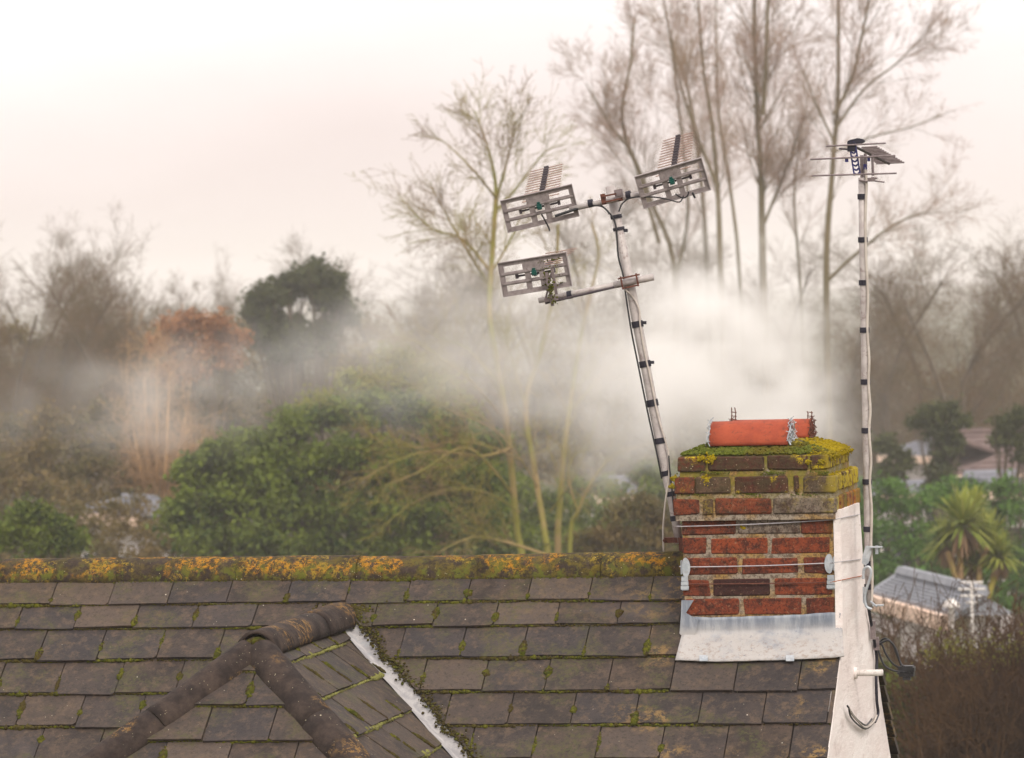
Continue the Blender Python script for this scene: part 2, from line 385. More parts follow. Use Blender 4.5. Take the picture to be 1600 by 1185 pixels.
def clip(poly, planes):                    # planes: (A,B,C) keep A*u+B*v+C>=0
    for A, B, Cc in planes:
        out = []
        for i in range(len(poly)):
            p, q = poly[i], poly[(i + 1) % len(poly)]; fp = A * p[0] + B * p[1] + Cc; fq = A * q[0] + B * q[1] + Cc
            if fp >= 0: out.append(p)
            if fp * fq < 0: t = fp / (fp - fq); out.append((p[0] + (q[0] - p[0]) * t, p[1] + (q[1] - p[1]) * t))
        poly = out
        if len(poly) < 3: return []
    return poly
def area(p): return abs(sum(p[i][0] * p[(i + 1) % len(p)][1] - p[(i + 1) % len(p)][0] * p[i][1] for i in range(len(p)))) / 2
SL_W = .2335; T_ = .0085
def slates(fr, rows, offs, arange, planes, name='slate', rng=random.Random(3), xlim=None):
    """rows: s of course edges; slates hang over the next course"""
    for k in range(len(rows) - 1):
        s0, s1 = rows[k], rows[k + 1]; gg_ = s1 - s0
        i0 = int((arange[0] - offs[k]) / SL_W) - 1; i1 = int((arange[1] - offs[k]) / SL_W) + 1
        for i in range(i0, i1 + 1):
            a0 = offs[k] + i * SL_W + .0022; a1 = a0 + SL_W - .0045
            j1, j2 = rng.uniform(-.004, .004), rng.uniform(-.004, .004); sl_ = rng.choice((0, 0, 0, 0, .006, .009)); j1 += sl_; j2 += sl_; ch1, ch2 = rng.choice((0, 0, 0, .012)), rng.choice((0, 0, 0, .010))
            pts = [(a0, s0 - .07), (a1, s0 - .07), (a1, s1 + j1 - ch1), (a1 - ch1 * .8 - .001, s1 + j1)]
            for q in (.75, .5, .25): pts.append((a0 + (a1 - a0) * q, s1 + j1 + (j2 - j1) * (1 - q) + rng.uniform(-.0018, .0018)))
            pts += [(a0 + ch2 * .9 + .001, s1 + j2), (a0, s1 + j2 - ch2)]
            pts = clip(pts, planes)
            if len(pts) < 3 or area(pts) < .0012: continue
            w = rng.uniform(-.0018, .0018); tl = rng.uniform(-.0015, .0025)
            top = []; bot = []
            for (a, s) in pts:
                h = .004 + (s - s0 + .07) / (gg_ + .07) * (.016 + tl) + w * (a - a0) / SL_W * 2
                P = fr['o'] + fr['a'] * a + fr['d'] * s
                top.append(P + fr['n'] * h); bot.append(P + fr['n'] * (h - T_))
            m = MB(); n_ = len(pts); ccw = np.dot(np.cross(top[1] - top[0], top[2] - top[1]), fr['n']) > 0
            if not ccw: top.reverse(); bot.reverse()
            m.add(top + bot, [tuple(range(n_)), tuple(range(2 * n_ - 1, n_ - 1, -1))] + [(i_, i_ + n_, (i_ + 1) % n_ + n_, (i_ + 1) % n_) for i_ in range(n_)])
            m.obj(name, M['slate'], house)
# course edges measured at px 800
line_y = [943, 981, 1031, 1084, 1137, 1191, 1246]
rows = [0.0] + [uv_main(main_pt(800, y))[1] for y in line_y]
rows += [rows[-1] + .19 * (k + 1) for k in range(3)]
ja = uv_main(main_pt(733, 928))[0]; jb = uv_main(main_pt(776, 965))[0]
offs = [ja if k % 2 == 0 else jb for k in range(len(rows) - 1)]
offs[2] = uv_main(main_pt(724, 1010))[0]; offs[3] = uv_main(main_pt(759, 1060))[0]; offs[4] = uv_main(main_pt(799, 1110))[0] ; offs[5] = uv_main(main_pt(836, 1165))[0]; offs[6] = offs[4]; offs[7] = offs[5]; offs[8] = offs[4]; offs[9] = offs[5]

uj, vj = uv_main(J)
# valley of the right dormer face with the main slope, as a line on the main slope
def valley(side, gap):
    dirn = np.array([side * 1., -TB / TA, -TB]) ; q = uv_main(J + dirn); du, dv_ = q[0] - uj, q[1] - vj
    L_ = math.hypot(du, dv_); nu, nv = dv_ / L_, -du / L_          # normal
    if nu * side < 0: nu, nv = -nu, -nv
    return (nu, nv, -(nu * uj + nv * vj) - gap)
VR, VL = valley(1, .045), valley(-1, .03)
rg = random.Random(5)
slates(D_main, rows, offs, (-.9 + uj, XE), [VR, (-1, 0, XE), (1, 0, -uj), (0, 1, -.02)], rng=rg)
slates(D_main, rows, offs, (-4.3, uj), [VL, (-1, 0, uj), (0, 1, -.02)], rng=rg)
# the short row piece above the dormer junction between the two halves is covered by both clips meeting at uj
# dormer slates
fy = [1053, 1107, 1161, 1217]
frows = [0.02] + [float((onp(380, y, PK, D_front['n']) - PK) @ D_front['d']) for y in fy]
frows += [frows[-1] + .185 * (k + 1) for k in range(3)]
fo = [float((onp(p, y, PK, D_front['n']) - PK)[0]) for p, y in ((430, 1040), (390, 1090), (324, 1140), (360, 1180))]
fo += [fo[2], fo[3], fo[2]]
k1 = math.cos(math.atan(1))
slates(D_front, frows, fo, (-1.4, 1.4), [(CB / 1.0, 1 * 0 + 0, 0) if False else (1, CB, -.02), (-1, CB, -.02)], rng=rg)
rrows = [0.02, .115, .30, .485, .67, .85, 1.03, 1.21, 1.39]
def rv(P): d = np.array(P) - PK; return float(d @ D_right['a']), float(d @ D_right['d'])
q0, q1 = rv(J), rv(J + np.array([1., -TB / TA, -TB]))
dl = math.hypot(q1[0] - q0[0], q1[1] - q0[1]); nvx, nvy = -(q1[1] - q0[1]) / dl, (q1[0] - q0[0]) / dl
if nvx * (0 - q0[0]) + nvy * (0 - q0[1]) < 0: nvx, nvy = -nvx, -nvy
valR = (nvx, nvy, -(nvx * q0[0] + nvy * q0[1]) - .088)
hipR = (1, CB, 0.0)
slates(D_right, rrows, [.05 + (k % 2) * SL_W / 2 for k in range(8)], (-1.8, 1.8), [valR, hipR], rng=rg)

# decks under the slates
m = MB()
def P3(fr, a, s, h): return fr['o'] + fr['a'] * a + fr['d'] * s + fr['n'] * h
m.prism([P3(D_main, a, s, -.008) for a, s in ((-4.6, 0), (XE - .012, 0), (XE - .012, 3.2), (-4.6, 3.2))], M_n * -.03)
m.obj('roof_deck', M['deck'], house)
Mb_d = np.array([0, CA, -SA]); Mb_n = np.array([0, SA, CA]); D_back = dict(o=M_o, a=M_a, d=Mb_d, n=Mb_n)
m = MB(); m.prism([P3(D_back, a, s, -.004) for a, s in ((-4.6, 0), (XE - .012, 0), (XE - .012, 3.2), (-4.6, 3.2))], Mb_n * -.03)
m.obj('rear_roof_slope', M['deck'], house)
b_off = [0, SL_W / 2] * 9
m = MB()
for k in range(16):                        # rear slope courses, only their verge shows
    s0, s1 = k * .185, (k + 1) * .185
    m.prism([P3(D_back, a, s, h) for a, s, h in ((-4.5, max(.06, s0 - .05), .002), (XE - .02, max(.06, s0 - .05), .002), (XE - .02, s1, .018), (-4.5, s1, .018))], Mb_n * -.008)
tag(m.obj('rear_slate', M['slate'], house), kind='stuff')
m = MB()
Le = 1.75
m.prism([P3(D_front, 0, .0, -.006), P3(D_front, -Le * CB, Le, -.006), P3(D_front, Le * CB, Le, -.006)], D_front['n'] * -.01)
# right face down to the valley: a triangle fan between the hip, the ridge and the valley
vend = J + np.array([1.4, -1.4 * TB / TA, -1.4 * TB]) - np.array([0, 0, .006]); hend = P3(D_front, Le * CB, Le, -.006)
m.add([PK + (0, 0, -.008), J + (0, 0, -.008), vend, hend], [(0, 3, 2, 1)])
m.add([PK + (0, 0, -.008), J + (0, 0, -.008), J + np.array([-1.25, -1.25 * TB / TA, -1.25 * TB - .006]), P3(D_front, -Le * CB, Le, -.006)], [(0, 1, 2, 3)])
m.obj('dormer_deck', M['deck'], house)

# ridge and hip tiles: half round shells
def shell(p0, p1, r, upv, t=.012, a0=-8, a1=188, n=14, mb=None, rng=random, wob=.0012, nl=5):
    p0, p1 = np.array(p0, float), np.array(p1, float); ax = p1 - p0; ax /= np.linalg.norm(ax)
    u = np.array(upv, float); u -= ax * np.dot(u, ax); u /= np.linalg.norm(u); s_ = np.cross(ax, u)
    V = []; Fc = []
    ang = [math.radians(a0 + (a1 - a0) * k / n) for k in range(n + 1)]
    for j in range(nl + 1):
        c = p0 + (p1 - p0) * j / nl
        for rr in (r, r - t):
            for a in ang: q = rr + rng.uniform(-wob, wob); V.append(c + q * (math.cos(a) * s_ + math.sin(a) * u))
    w = 2 * (n + 1)
    for j in range(nl):
        for k in range(n):
            Fc.append((j * w + k, j * w + k + 1, (j + 1) * w + k + 1, (j + 1) * w + k))
            o = n + 1; Fc.append((j * w + o + k + 1, j * w + o + k, (j + 1) * w + o + k, (j + 1) * w + o + k + 1))
        for k in (0, n):
            f = (j * w + k, (j + 1) * w + k, (j + 1) * w + k + n + 1, j * w + k + n + 1); Fc.append(f if k == 0 else f[::-1])
    for j in (0, nl):
        for k in range(n):
            f = (j * w + k, j * w + n + 1 + k, j * w + n + 2 + k, j * w + k + 1); Fc.append(f if j == 0 else f[::-1])
    mb = mb or MB(); mb.add(V, Fc); return mb
rr_ = random.Random(8)
xj = atY(944, 890, RY)[0]; TLN = .4735
xe0 = xj
k = 0
xr = .0
edges = [.03, xj]; 
while edges[-1] > -4.4: edges.append(edges[-1] - TLN)
for i in range(len(edges) - 1):
    b, a = edges[i], edges[i + 1]
    dz = -.072 + rr_.uniform(-.003, .003) + (.004 if i == 0 else 0) + max(0, (-b) * .0012)
    shell((a + .001, RY, RZ + dz + .02), (b - .001, RY, RZ + dz + .02 + rr_.uniform(-.003, .003)), .086, (0, 0, 1), rng=rr_, nl=8, wob=.0016).obj('ridge_tile', M['ridge'], house, True)
m = MB()
m.box(((-4.4 + .0) / 2, RY, RZ - .055), (4.4, .10, .05)); m.obj('ridge_bedding', M['mortar'], house)
# right-hand ridge end beyond the chimney is inside the stack
HR = .069
tl = .45
# dormer ridge
upz = (0, 0, 1)
dr0, dr1 = PK + (0, -.02, -.018), J + (0, .06, -.014)
nn = 2; 
shell(dr0, dr0 + (dr1 - dr0) * .62, .074, upz, rng=rr_, wob=.0016).obj('ridge_tile', M['tile'], house, True)
shell(dr0 + (dr1 - dr0) * .625, dr1, .078, upz, rng=rr_, wob=.0016).obj('ridge_tile', M['tile'], house, True)
hipdir = {1: np.array([1, -1, -TB]), -1: np.array([-1, -1, -TB])}
for sd_ in (1, -1):
    hd = hipdir[sd_] / np.linalg.norm(hipdir[sd_])
    up_h = np.cross(hd, np.cross(np.array([0, 0, 1.]), hd))
    s = .035; i = 0
    while s < 2.1:
        p0 = PK + hd * s + up_h * (-.022 + .003 * (i % 2)); p1 = PK + hd * (s + tl - .006) + up_h * (-.022 + .003 * (i % 2))
        shell(p0, p1, HR + .0015 * (i % 2), up_h, rng=rr_, nl=8, wob=.0016, a0=-12, a1=192).obj('hip_tile', M['tile'], house, True)
        s += tl; i += 1

# ------------------------------------------------------------------ moss on the roof
import bmesh
bm = bmesh.new(); bmesh.ops.create_icosphere(bm, subdivisions=1, radius=1.0); ICO_V = np.array([v.co[:] for v in bm.verts]); ICO_F = np.array([[v.index for v in f.verts] for f in bm.faces]); bm.free()
class Blobs:
    def __init__(s, seed): s.c = []; s.r = np.random.default_rng(seed)
    def add(s, p, n, rad, flat=.7): s.c.append((*p, *n, rad, flat))
    def obj(s, name, mat, parent):
        A = np.array(s.c); N = len(A); V = np.repeat(ICO_V[None], N, 0) * (1 + s.r.uniform(-.28, .28, (N, len(ICO_V), 1)))
        nrm = A[:, 3:6]; nrm /= np.linalg.norm(nrm, axis=1, keepdims=True)
        h = (V * nrm[:, None]).sum(2, keepdims=True); V = V - nrm[:, None] * h * (1 - A[:, 7])[:, None, None]
        V = V * A[:, 6][:, None, None] * s.r.uniform(.75, 1.3, (N, 1, 3)) + A[:, None, :3]
        Fq = ICO_F[None] + (np.arange(N) * len(ICO_V))[:, None, None]
        o = link(name, mesh_np(name, V.reshape(-1, 3), Fq.reshape(-1, 3), True), mat, parent); tag(o, kind='stuff'); return o
bg_, bd_, bp_ = Blobs(1), Blobs(2), Blobs(3)
rm = random.Random(21)
def wobble(seed):
    ph = [random.Random(seed + i).uniform(0, 6.28) for i in range(4)]
    return lambda x: .5 + .25 * math.sin(x * 3.1 + ph[0]) + .22 * math.sin(x * 7.7 + ph[1]) + .16 * math.sin(x * 17 + ph[2]) + .1 * math.sin(x * 37 + ph[3])
def moss_course(fr, s, a_lo, a_hi, seed, amp=1.0, ok=lambda a, s: True, green=None, step=.0042):
    w = wobble(seed); w2 = wobble(seed + 50); a = a_lo
    while a < a_hi:
        v = w(a) * amp
        if ok(a, s) and rm.random() < .4 + v * .9 and v > .08:
            rad = .0030 + .0092 * max(0, v - .3) * rm.uniform(.4, 1.5)
            P = P3(fr, a, s + rm.uniform(.000, .005), .007 + rm.uniform(0, .007))
            tgt = green or (bg_ if w2(a) + rm.uniform(-.3, .3) > .38 else bd_)
            tgt.add(P, fr['n'], rad)
        a += step * rm.uniform(.5, 1.5)
def moss_joint(fr, a, s0, s1, rnd_, tgt=None):
    kind = rnd_.random()
    if kind < .08: return
    c = s0 + (s1 - s0) * rnd_.uniform(.35, .95); ln = (s1 - s0) * rnd_.uniform(.15, .55); big = rnd_.uniform(.7, 2.3)
    for _ in range(int(ln * 1100)):
        t = rnd_.gauss(0, .5); s = c + t * ln * .5
        if s < s0 + .01 or s > s1 + .004: continue
        h = .006 + (s - s0) / (s1 - s0) * .014
        (tgt or (bg_ if rnd_.random() < .75 else bd_)).add(P3(fr, a + rnd_.gauss(0, .0025), s, h), fr['n'], big * rnd_.uniform(.0022, .0062) * math.exp(-t * t * .5) + .0012)
def ok_main(a, s):
    lim = (lambda A: A[0] * a + A[1] * s + A[2] > 0)
    if a > uj and not lim(VR): return False
    if a <= uj and not lim(VL): return False
    px, py = proj(P3(D_main, a, s, 0))
    return px < 1045 or (py > 1115 and rm.random() < .35) or (px < 1062 and py < 1040)
for k in range(1, len(rows)):
    moss_course(D_main, rows[k], -3.6, XE, 10 * k, 1.0 if k < 6 else .8, ok_main)
    moss_course(D_main, rows[k], -3.6, XE, 10 * k + 5, .55, ok_main, bd_, .006)
for k in range(0, len(rows) - 1):
    i0 = int((-3.6 - offs[k]) / SL_W)
    for i in range(i0, i0 + 22):
        a = offs[k] + i * SL_W
        if a < XE and ok_main(a, (rows[k] + rows[k + 1]) / 2) and (k > 0 or True):
            moss_joint(D_main, a, max(rows[k], .10 if k == 0 else 0), rows[k + 1], rm)
moss_course(D_main, .098, -3.6, .03, 77, .9, lambda a, s: True)            # under the ridge tile lip
moss_course(D_main, .094, -3.6, .03, 78, .7, lambda a, s: True, bd_)
okf = lambda a, s: abs(a) < s * CB - .03
for k in range(1, len(frows)): moss_course(D_front, frows[k], -1, 1, 300 + k, 1.0, okf); moss_course(D_front, frows[k], -1, 1, 330 + k, .8, okf, bg_)
for k in range(len(frows) - 1):
    for i in range(-5, 6):
        a = fo[k] + i * SL_W
        if okf(a, (frows[k] + frows[k + 1]) / 2): moss_joint(D_front, a, frows[k], frows[k + 1], rm)
okr = lambda a, s: (a + CB * s > .04) and (valR[0] * a + valR[1] * s + valR[2] > 0)
for k in range(1, len(rrows)): moss_course(D_right, rrows[k], -1.1, 1.8, 400 + k, 1.25, okr, bp_, .006); moss_course(D_right, rrows[k] + .003, -1.1, 1.8, 430 + k, .9, okr, bp_, .007)
for k in range(len(rrows) - 1):
    for i in range(-6, 9):
        a = .05 + (k % 2) * SL_W / 2 + i * SL_W
        if okr(a, (rrows[k] + rrows[k + 1]) / 2): moss_joint(D_right, a, rrows[k], rrows[k + 1], rm); moss_joint(D_right, a, rrows[k], rrows[k + 1], rm, bd_)
# hip edges and hip foot debris
for t in np.arange(.03, 1.4, .0022):
    for fr, sgn in ((D_front, 1), (D_front, -1)):
        if rm.random() < .75:
            s = t; a = sgn * (t * CB - .058 + rm.gauss(0, .004)); (bd_ if rm.random() < .75 else bg_).add(P3(fr, a, s, .008), fr['n'], rm.uniform(.002, .006))
    if rm.random() < .6: bd_.add(P3(D_right, -t * CB + .058 + rm.gauss(0, .004), t, .01), D_right['n'], rm.uniform(.002, .006))
# dark mossy debris along the valley edge of the main slates
vd = np.array([1, -TB / TA, -TB]); 
for t in np.arange(-.02, 1.25, .0006):
    u_, v_ = uv_main(J + vd * t)
    off = .050 + .010 * math.sin(t * 23) + .007 * math.sin(t * 61) + rm.gauss(0, .013)
    (bd_ if rm.random() < .82 else bg_).add(P3(D_main, u_ + VR[0] * off, v_ + VR[1] * off, .010 + rm.uniform(0, .014)), M_n, rm.choice((.0022, .003, .0042, .006)))
# lump of moss above the dormer junction
for _ in range(700):
    u_, v_ = uv_main(J); (bd_ if rm.random() < .75 else bg_).add(P3(D_main, u_ + rm.gauss(.02, .05), v_ - .05 + abs(rm.gauss(0, .02)) + rm.gauss(0, .01), .014), M_n, rm.uniform(.002, .006))
# open end of the dormer ridge tile, packed with mossy mortar
m = MB(); c = PK + (0, -.012, -.045)
ring = [c + np.array([.066 * math.cos(a), 0, .08 * math.sin(a)]) for a in np.linspace(-.6, math.pi + .6, 14)]
m.prism(ring, (0, .12, 0)); m.obj('ridge_end_mortar', M['cap'], house)
for _ in range(260):
    a = rm.uniform(-.5, math.pi + .5); q = math.sqrt(rm.random()); (bd_ if rm.random() < .7 else bg_).add(c + np.array([.062 * q * math.cos(a), -.004 - rm.random() * .01, .07 * q * math.sin(a)]), (0, -1, 0.2), rm.uniform(.004, .009))
for _ in range(90):
    (bd_ if rm.random() < .7 else bg_).add(PK + np.array([rm.gauss(0, .035), -.05 + rm.gauss(0, .02), -.09 + rm.gauss(0, .015)]), (0, -.6, .8), rm.uniform(.004, .009))

# valley lining
m = MB(); Vv = []; nseg = 40
wv = wobble(900)
for i in range(nseg + 1):
    t = -.03 + 1.3 * i / nseg; c = J + vd * t
    wR = .052 + .010 * math.sin(t * 9)
    wl = (.092 + .012 * (wv(t * 3) - .5)) * min(1, max(.05, (t + .03) * 7)) 
    # on the dormer face and up the main slope
    eL = J + vd * t + (np.cross(D_right['n'], vd / np.linalg.norm(vd))) * -wl
    eL2 = J + vd * t + (np.cross(D_right['n'], vd / np.linalg.norm(vd))) * wl
    eL = eL if (eL - c)[2] > 0 and (eL - c)[0] < 0 or (eL - c) @ np.array([-1, 0, 1]) > 0 else eL2
    mm = np.cross(M_n, vd / np.linalg.norm(vd)); eR = c + mm * wR; eR = eR if (eR - c)[0] > 0 else c - mm * wR
    Vv += [eL + D_right['n'] * .016, c + np.array([0, 0, .010]) + rm.gauss(0, .001), eR + M_n * .006]
Fv = [(3 * i + j, 3 * i + j + 1, 3 * i + 4 + j, 3 * i + 3 + j) for i in range(nseg) for j in (0, 1)]
m.add(Vv, Fv); gl = G('grey_valley_lining'); cc = gl.mix(gl.ramp(gl.noise(16, 5, .7), .38, .62), (.27, .262, .27), (.40, .385, .38)); cc = gl.mix(gl.ramp(gl.noise(9, 4, .7, vec=gl.mapv(loc=(2, 2, 2))), .55, .66, 0, .7), cc, (.25, .27, .29)); gl.bump(gl.noise(30, 5), .4, .01)
m.obj('valley_lining', gl.end(cc, .7), house, True)

# ------------------------------------------------------------------ gable wall, white render
XW = .583
rear = [atX(1343, 790, XW), atX(1349, 880, XW), atX(1357, 960, XW)]
zt = float(atX(1303, 806, XW)[2]) + .01
def yz(px, py): p = atX(px, py, XW); return p[1], p[2]
gy, gz = yz(1392, 1185)
poly = [(-.002, zt), (-.004, -.45), (-.008, -.56), (-.004, -.60), (-.30, -.596 - .30 * TA - .010), (-.9, -.596 - .9 * TA - .010), (-1.6, -.596 - 1.6 * TA - .010), (-1.6, GZ), (3.0, GZ), (3.0, gz - (3.0 - gy) * TA)]
yb = .645
zb = gz - (yb + .10 - gy) * 1.0
poly += [(gy, gz), (yz(1378, 1100)), (yz(1366, 1010)), (yz(1356, 950)), (yz(1349, 880)), (yz(1343, 790)[0], zt - .004)]
m = MB(); m.prism([(XW, y, z) for y, z in poly], (-.027, 0, 0))
wall = m.obj('gable_wall', M['render'], house)
# bare edge of the render at the rear verge and the dark slate verge behind it
m = MB(); e_ = [yz(1345, 805), yz(1350, 880), yz(1357, 950), yz(1367, 1010), yz(1379, 1100), yz(1393, 1185), yz(1412, 1290)]
m.tube([(XW - .012, y + .003, z) for y, z in e_], .0075, 6); m.obj('render_edge', m_plain('bare_render_edge', (.40, .27, .17), (.55, .42, .32), .9), house)
m = MB()
for i in range(7):
    a0 = np.array(yz(1374 + i * 5.2, 1045 + i * 27)); a1 = np.array(yz(1374 + (i + 1) * 5.2 + 1, 1045 + (i + 1) * 27))
    m.prism([(XW - .05, a0[0], a0[1]), (XW + .004, a0[0], a0[1]), (XW + .004, a1[0] + .03, a1[1]), (XW - .05, a1[0] + .03, a1[1])], (0, .06, -.004))
m.obj('verge_slate', M['slate'], house)
# body of the house below the roof, so it stands on the ground
m = MB(); m.prism([(XW - .035, -1.5, -.645 - 1.5 * TA), (XW - .035, RY, RZ - .05), (XW - .035, 2.4, RZ - .05 - (2.4 - RY) * TA), (XW - .035, 2.4, GZ), (XW - .035, -1.5, GZ)], (-5, 0, 0)); m.obj('house_wall', M['render'], house)

# ------------------------------------------------------------------ chimney stack
ch = link('chimney_stack', None, None, house)
def bx(px): return float(atY(px, 860, 0)[0])
def bz(py, px=1185): return float(atY(px, py, 0)[2])
BX0, BX1 = bx(1066), .556
def brick_mesh(x0, x1, y0, y1, z0, z1, rng, ch_=.006, j=.0016):
    V = []; c = min(ch_, (x1 - x0) * .3)
    jj = lambda: rng.uniform(-j, j)
    # chamfered box: 8 corners x 3 points
    for sx_ in (0, 1):
        for sy_ in (0, 1):
            for sz_ in (0, 1):
                X, Y, Z = (x0, x1)[sx_], (y0, y1)[sy_], (z0, z1)[sz_]; dx, dy, dz = (1, -1)[sx_], (1, -1)[sy_], (1, -1)[sz_]
                k = c * rng.uniform(.4, 1.3); a, b, d = jj(), jj(), jj()
                V += [(X + a, Y + dy * k, Z + dz * k + d), (X + dx * k, Y + b, Z + dz * k), (X + dx * k + a, Y + dy * k, Z + d)]
    bmx = bmesh.new()
    for v in V: bmx.verts.new(v)
    bmesh.ops.convex_hull(bmx, input=bmx.verts[:])
    me = bpy.data.meshes.new('brick'); bmx.to_mesh(me); bmx.free(); return me
rb = random.Random(4)
def brick(x0, x1, y0, y1, z0, z1, tone, lich=0.0):
    tilt = rb.uniform(-.0012, .0012)
    o = link('brick', brick_mesh(x0, x1, y0, y1, z0 + tilt, z1 + tilt, rb), M['brick'], ch)
    o['tone'] = float(min(1, max(0, tone + rb.uniform(-.03, .03)))); o['lichen'] = float(lich); return o
CB_ = [ # course top, bottom (photo rows at mid face), bricks (px from, to, tone)
 (807, 835, [(1063, 1151, .42), (1153, 1250, .97), (1252, 1301, .40)]),
 (840, 866, [(1063, 1104, .48), (1110, 1199, .55), (1205, 1297, .52)]),
 (871, 898, [(1066, 1151, .46), (1158, 1248, .50), (1254, 1300, .33)]),
 (904, 931, [(1066, 1108, .42), (1113, 1202, .08), (1208, 1299, .50)]),
 (935, 962, [(1068, 1153, .42), (1160, 1251, .45), (1257, 1302, .36)]),
 (968, 994, [(1066, 1108, .5), (1113, 1202, .4), (1208, 1299, .4)]),
]
sl = .0
for t, b, bs in CB_:
    z1, z0 = bz(t), bz(b)
    for p0, p1, tone in bs:
        x0, x1 = max(bx(p0), BX0), min(bx(p1), BX1)
        brick(x0, x1, rb.uniform(-.003, .002), .1, z0, z1, tone, .12 if t < 830 else .02)
    # rear and left flank bricks of the same course
    for i in range(2): brick(BX0, BX0 + .1, .11 + i * .27, .11 + i * .27 + .26, z0, z1, .4 + .1 * i, .1)
# mortar bed of the body
m = MB(); zb0 = bz(1005); m.prism([(BX0 + .004, .0035, zb0 - .3), (BX1 - .002, .0035, zb0 - .3), (BX1 - .002, .0035, bz(803)), (BX0 + .004, .0035, bz(803))], (0, .632, 0)); m.obj('mortar', M['mortar'], ch)
# oversailing courses
def course(top, bot, p0, p1, bricks, yf, yr, lich, sidetones, hw=.1025):
    z1, z0 = bz(top), bz(bot); X0, X1 = float(atY(p0, top, yf)[0]), float(atY(p1, top, yf)[0])
    cx = lambda p: float(atY(p, (top + bot) / 2, yf)[0])
    for q0, q1, tone, l in bricks: brick(max(cx(q0), X0), min(cx(q1), X1), yf + rb.uniform(-.003, .003), yf + .1, z0, z1, tone, l)
    y = yf + .111; i = 0
    while y < yr - .05:
        y1 = min(y + hw - .009, yr); brick(X1 - .21, X1 + rb.uniform(-.004, .004), y, y1, z0, z1, sidetones[i % len(sidetones)], lich if i < len(sidetones) else lich)
        brick(X0 + rb.uniform(-.003, .003), X0 + .21, y, y1, z0, z1, .4, lich); y += hw; i += 1
    m = MB(); m.prism([(X0 + .007, yf + .007, z0 - .022), (X1 - .006, yf + .007, z0 - .022), (X1 - .006, yf + .007, z1 - .002), (X0 + .007, yf + .007, z1 - .002)], (0, yr - yf - .012, 0))
    m.obj('mortar', M['mortar'], ch); return X0, X1, z1
course(778, 803, 1051.5, 1306, [(1050, 1092, .47, .15), (1098, 1114, .85, .5), (1117, 1205, .45, .35), (1208, 1307, .93, .45)], -.028, .66, .25, [.4, .1, .72, .70, .72])
course(744, 770, 1053, 1305, [(1050, 1085, .38, .6), (1086, 1141, .85, .75), (1148, 1231, .22, .75), (1240, 1248, .2, .6), (1255, 1306, .85, .5)], -.030, .66, .8, [.25, .12, .35, .45, .4])
X0, X1, ZT = course(712, 735, 1058, 1294, [(1056, 1102, .30, .85), (1106, 1194, .20, .85), (1199, 1262, .16, .85), (1266, 1295, .2, .9)], -.022, .62, 1.0, [.25, .3, .2, .3, .2])
# flaunching: a mossy sloped mortar cap as a height field
nx, ny = 60, 50; Vc = []; Y0, Y1 = -.016, .62
def hsh(a, b): return math.sin(a * 41 + b * 17) * math.sin(a * 23 - b * 31) * .5 + math.sin(a * 97 + b * 83) * .3
for j in range(ny + 1):
    for i in range(nx + 1):
        u_, v_ = i / nx, j / ny; ex = min(u_, 1 - u_) * (X1 - X0); ey = min(v_, 1 - v_) * (Y1 - Y0); ed = min(ex, ey)
        z = ZT - .004 + .052 * min(1, ed / .13) ** .8 + (.004 * hsh(u_ * 2, v_ * 2) + rm.uniform(-.0012, .0012)) * min(1, ed / .02)
        Vc.append((X0 + (X1 - X0) * u_ + rm.uniform(-.001, .001), Y0 + (Y1 - Y0) * v_, z))
Fc = [(j * (nx + 1) + i, j * (nx + 1) + i + 1, (j + 1) * (nx + 1) + i + 1, (j + 1) * (nx + 1) + i) for j in range(ny) for i in range(nx)]
link('flaunching', mesh_np('flaunching', Vc, Fc, True), M['cap'], ch)
mc, my = Blobs(5), Blobs(6)
for _ in range(1300):                        # green cushion moss along the front of the cap
    x_ = rm.gauss(.24, .16)
    if not (X0 + .01 < x_ < X1 - .01): continue
    y_ = -.012 + abs(rm.gauss(0, .045)); ed = min(x_ - X0, y_ + .016, X1 - x_); mc.add((x_, y_, ZT + .052 * min(1, max(0, ed) / .13) ** .8 + .002), (0, 0, 1), rm.uniform(.003, .0085))
for _ in range(1100):                        # yellow lichen crust at the right edge and on the steps
    y_ = rm.uniform(-.015, .62); x_ = X1 - abs(rm.gauss(0, .05)); ed = min(X1 - x_, y_ + .016, .62 - y_)
    my.add((x_, y_, ZT + .052 * min(1, max(0, ed) / .13) ** .8), (0, 0, 1), rm.uniform(.002, .007), .5)
for _ in range(700):
    y_ = rm.uniform(-.02, .62); st_ = rm.choice((0, 1)); my.add((X1 + rm.uniform(-.012, .018), y_, (ZT - .004, bz(744) + .002)[st_] - abs(rm.gauss(0, .008))), (1, 0, .5), rm.uniform(.002, .006), .5)
for cx_, cz_, sr in ((1103, 750, .016), (1053, 748, .010), (1050, 760, .008), (1110, 717, .016), (1096, 716, .010), (1160, 826, .006), (1283, 722, .010), (1262, 722, .008)):
    c = atY(cx_, cz_, -.030)
    for _ in range(int(sr * 6500)): my.add(c + np.array([rm.gauss(0, sr * .55), rm.uniform(-.002, .003) + (0 if cz_ < 800 else .03), rm.gauss(0, sr * .45)]), (0, -1, 0), rm.uniform(.002, .005), .45)
for _ in range(500):                          # moss in the upper joints
    pz = rm.choice((739, 739, 773)); c = atY(rm.uniform(1058, 1296), pz + rm.gauss(0, 1.6), -.024)
    if math.sin(c[0] * 31 + pz) + rm.uniform(-.6, .6) > .2: mc.add(c, (0, -1, .5), rm.uniform(.0015, .004))
M['crust'] = m_moss('yellow_lichen', (.30, .22, .008), (.42, .31, .012), (.25, .20, .02))
M['cushion'] = m_moss('cushion_moss', (.075, .095, .012), (.15, .17, .03), (.13, .10, .018))
mc.obj('moss', M['cushion'], ch); my.obj('lichen_crust', M['crust'], ch)
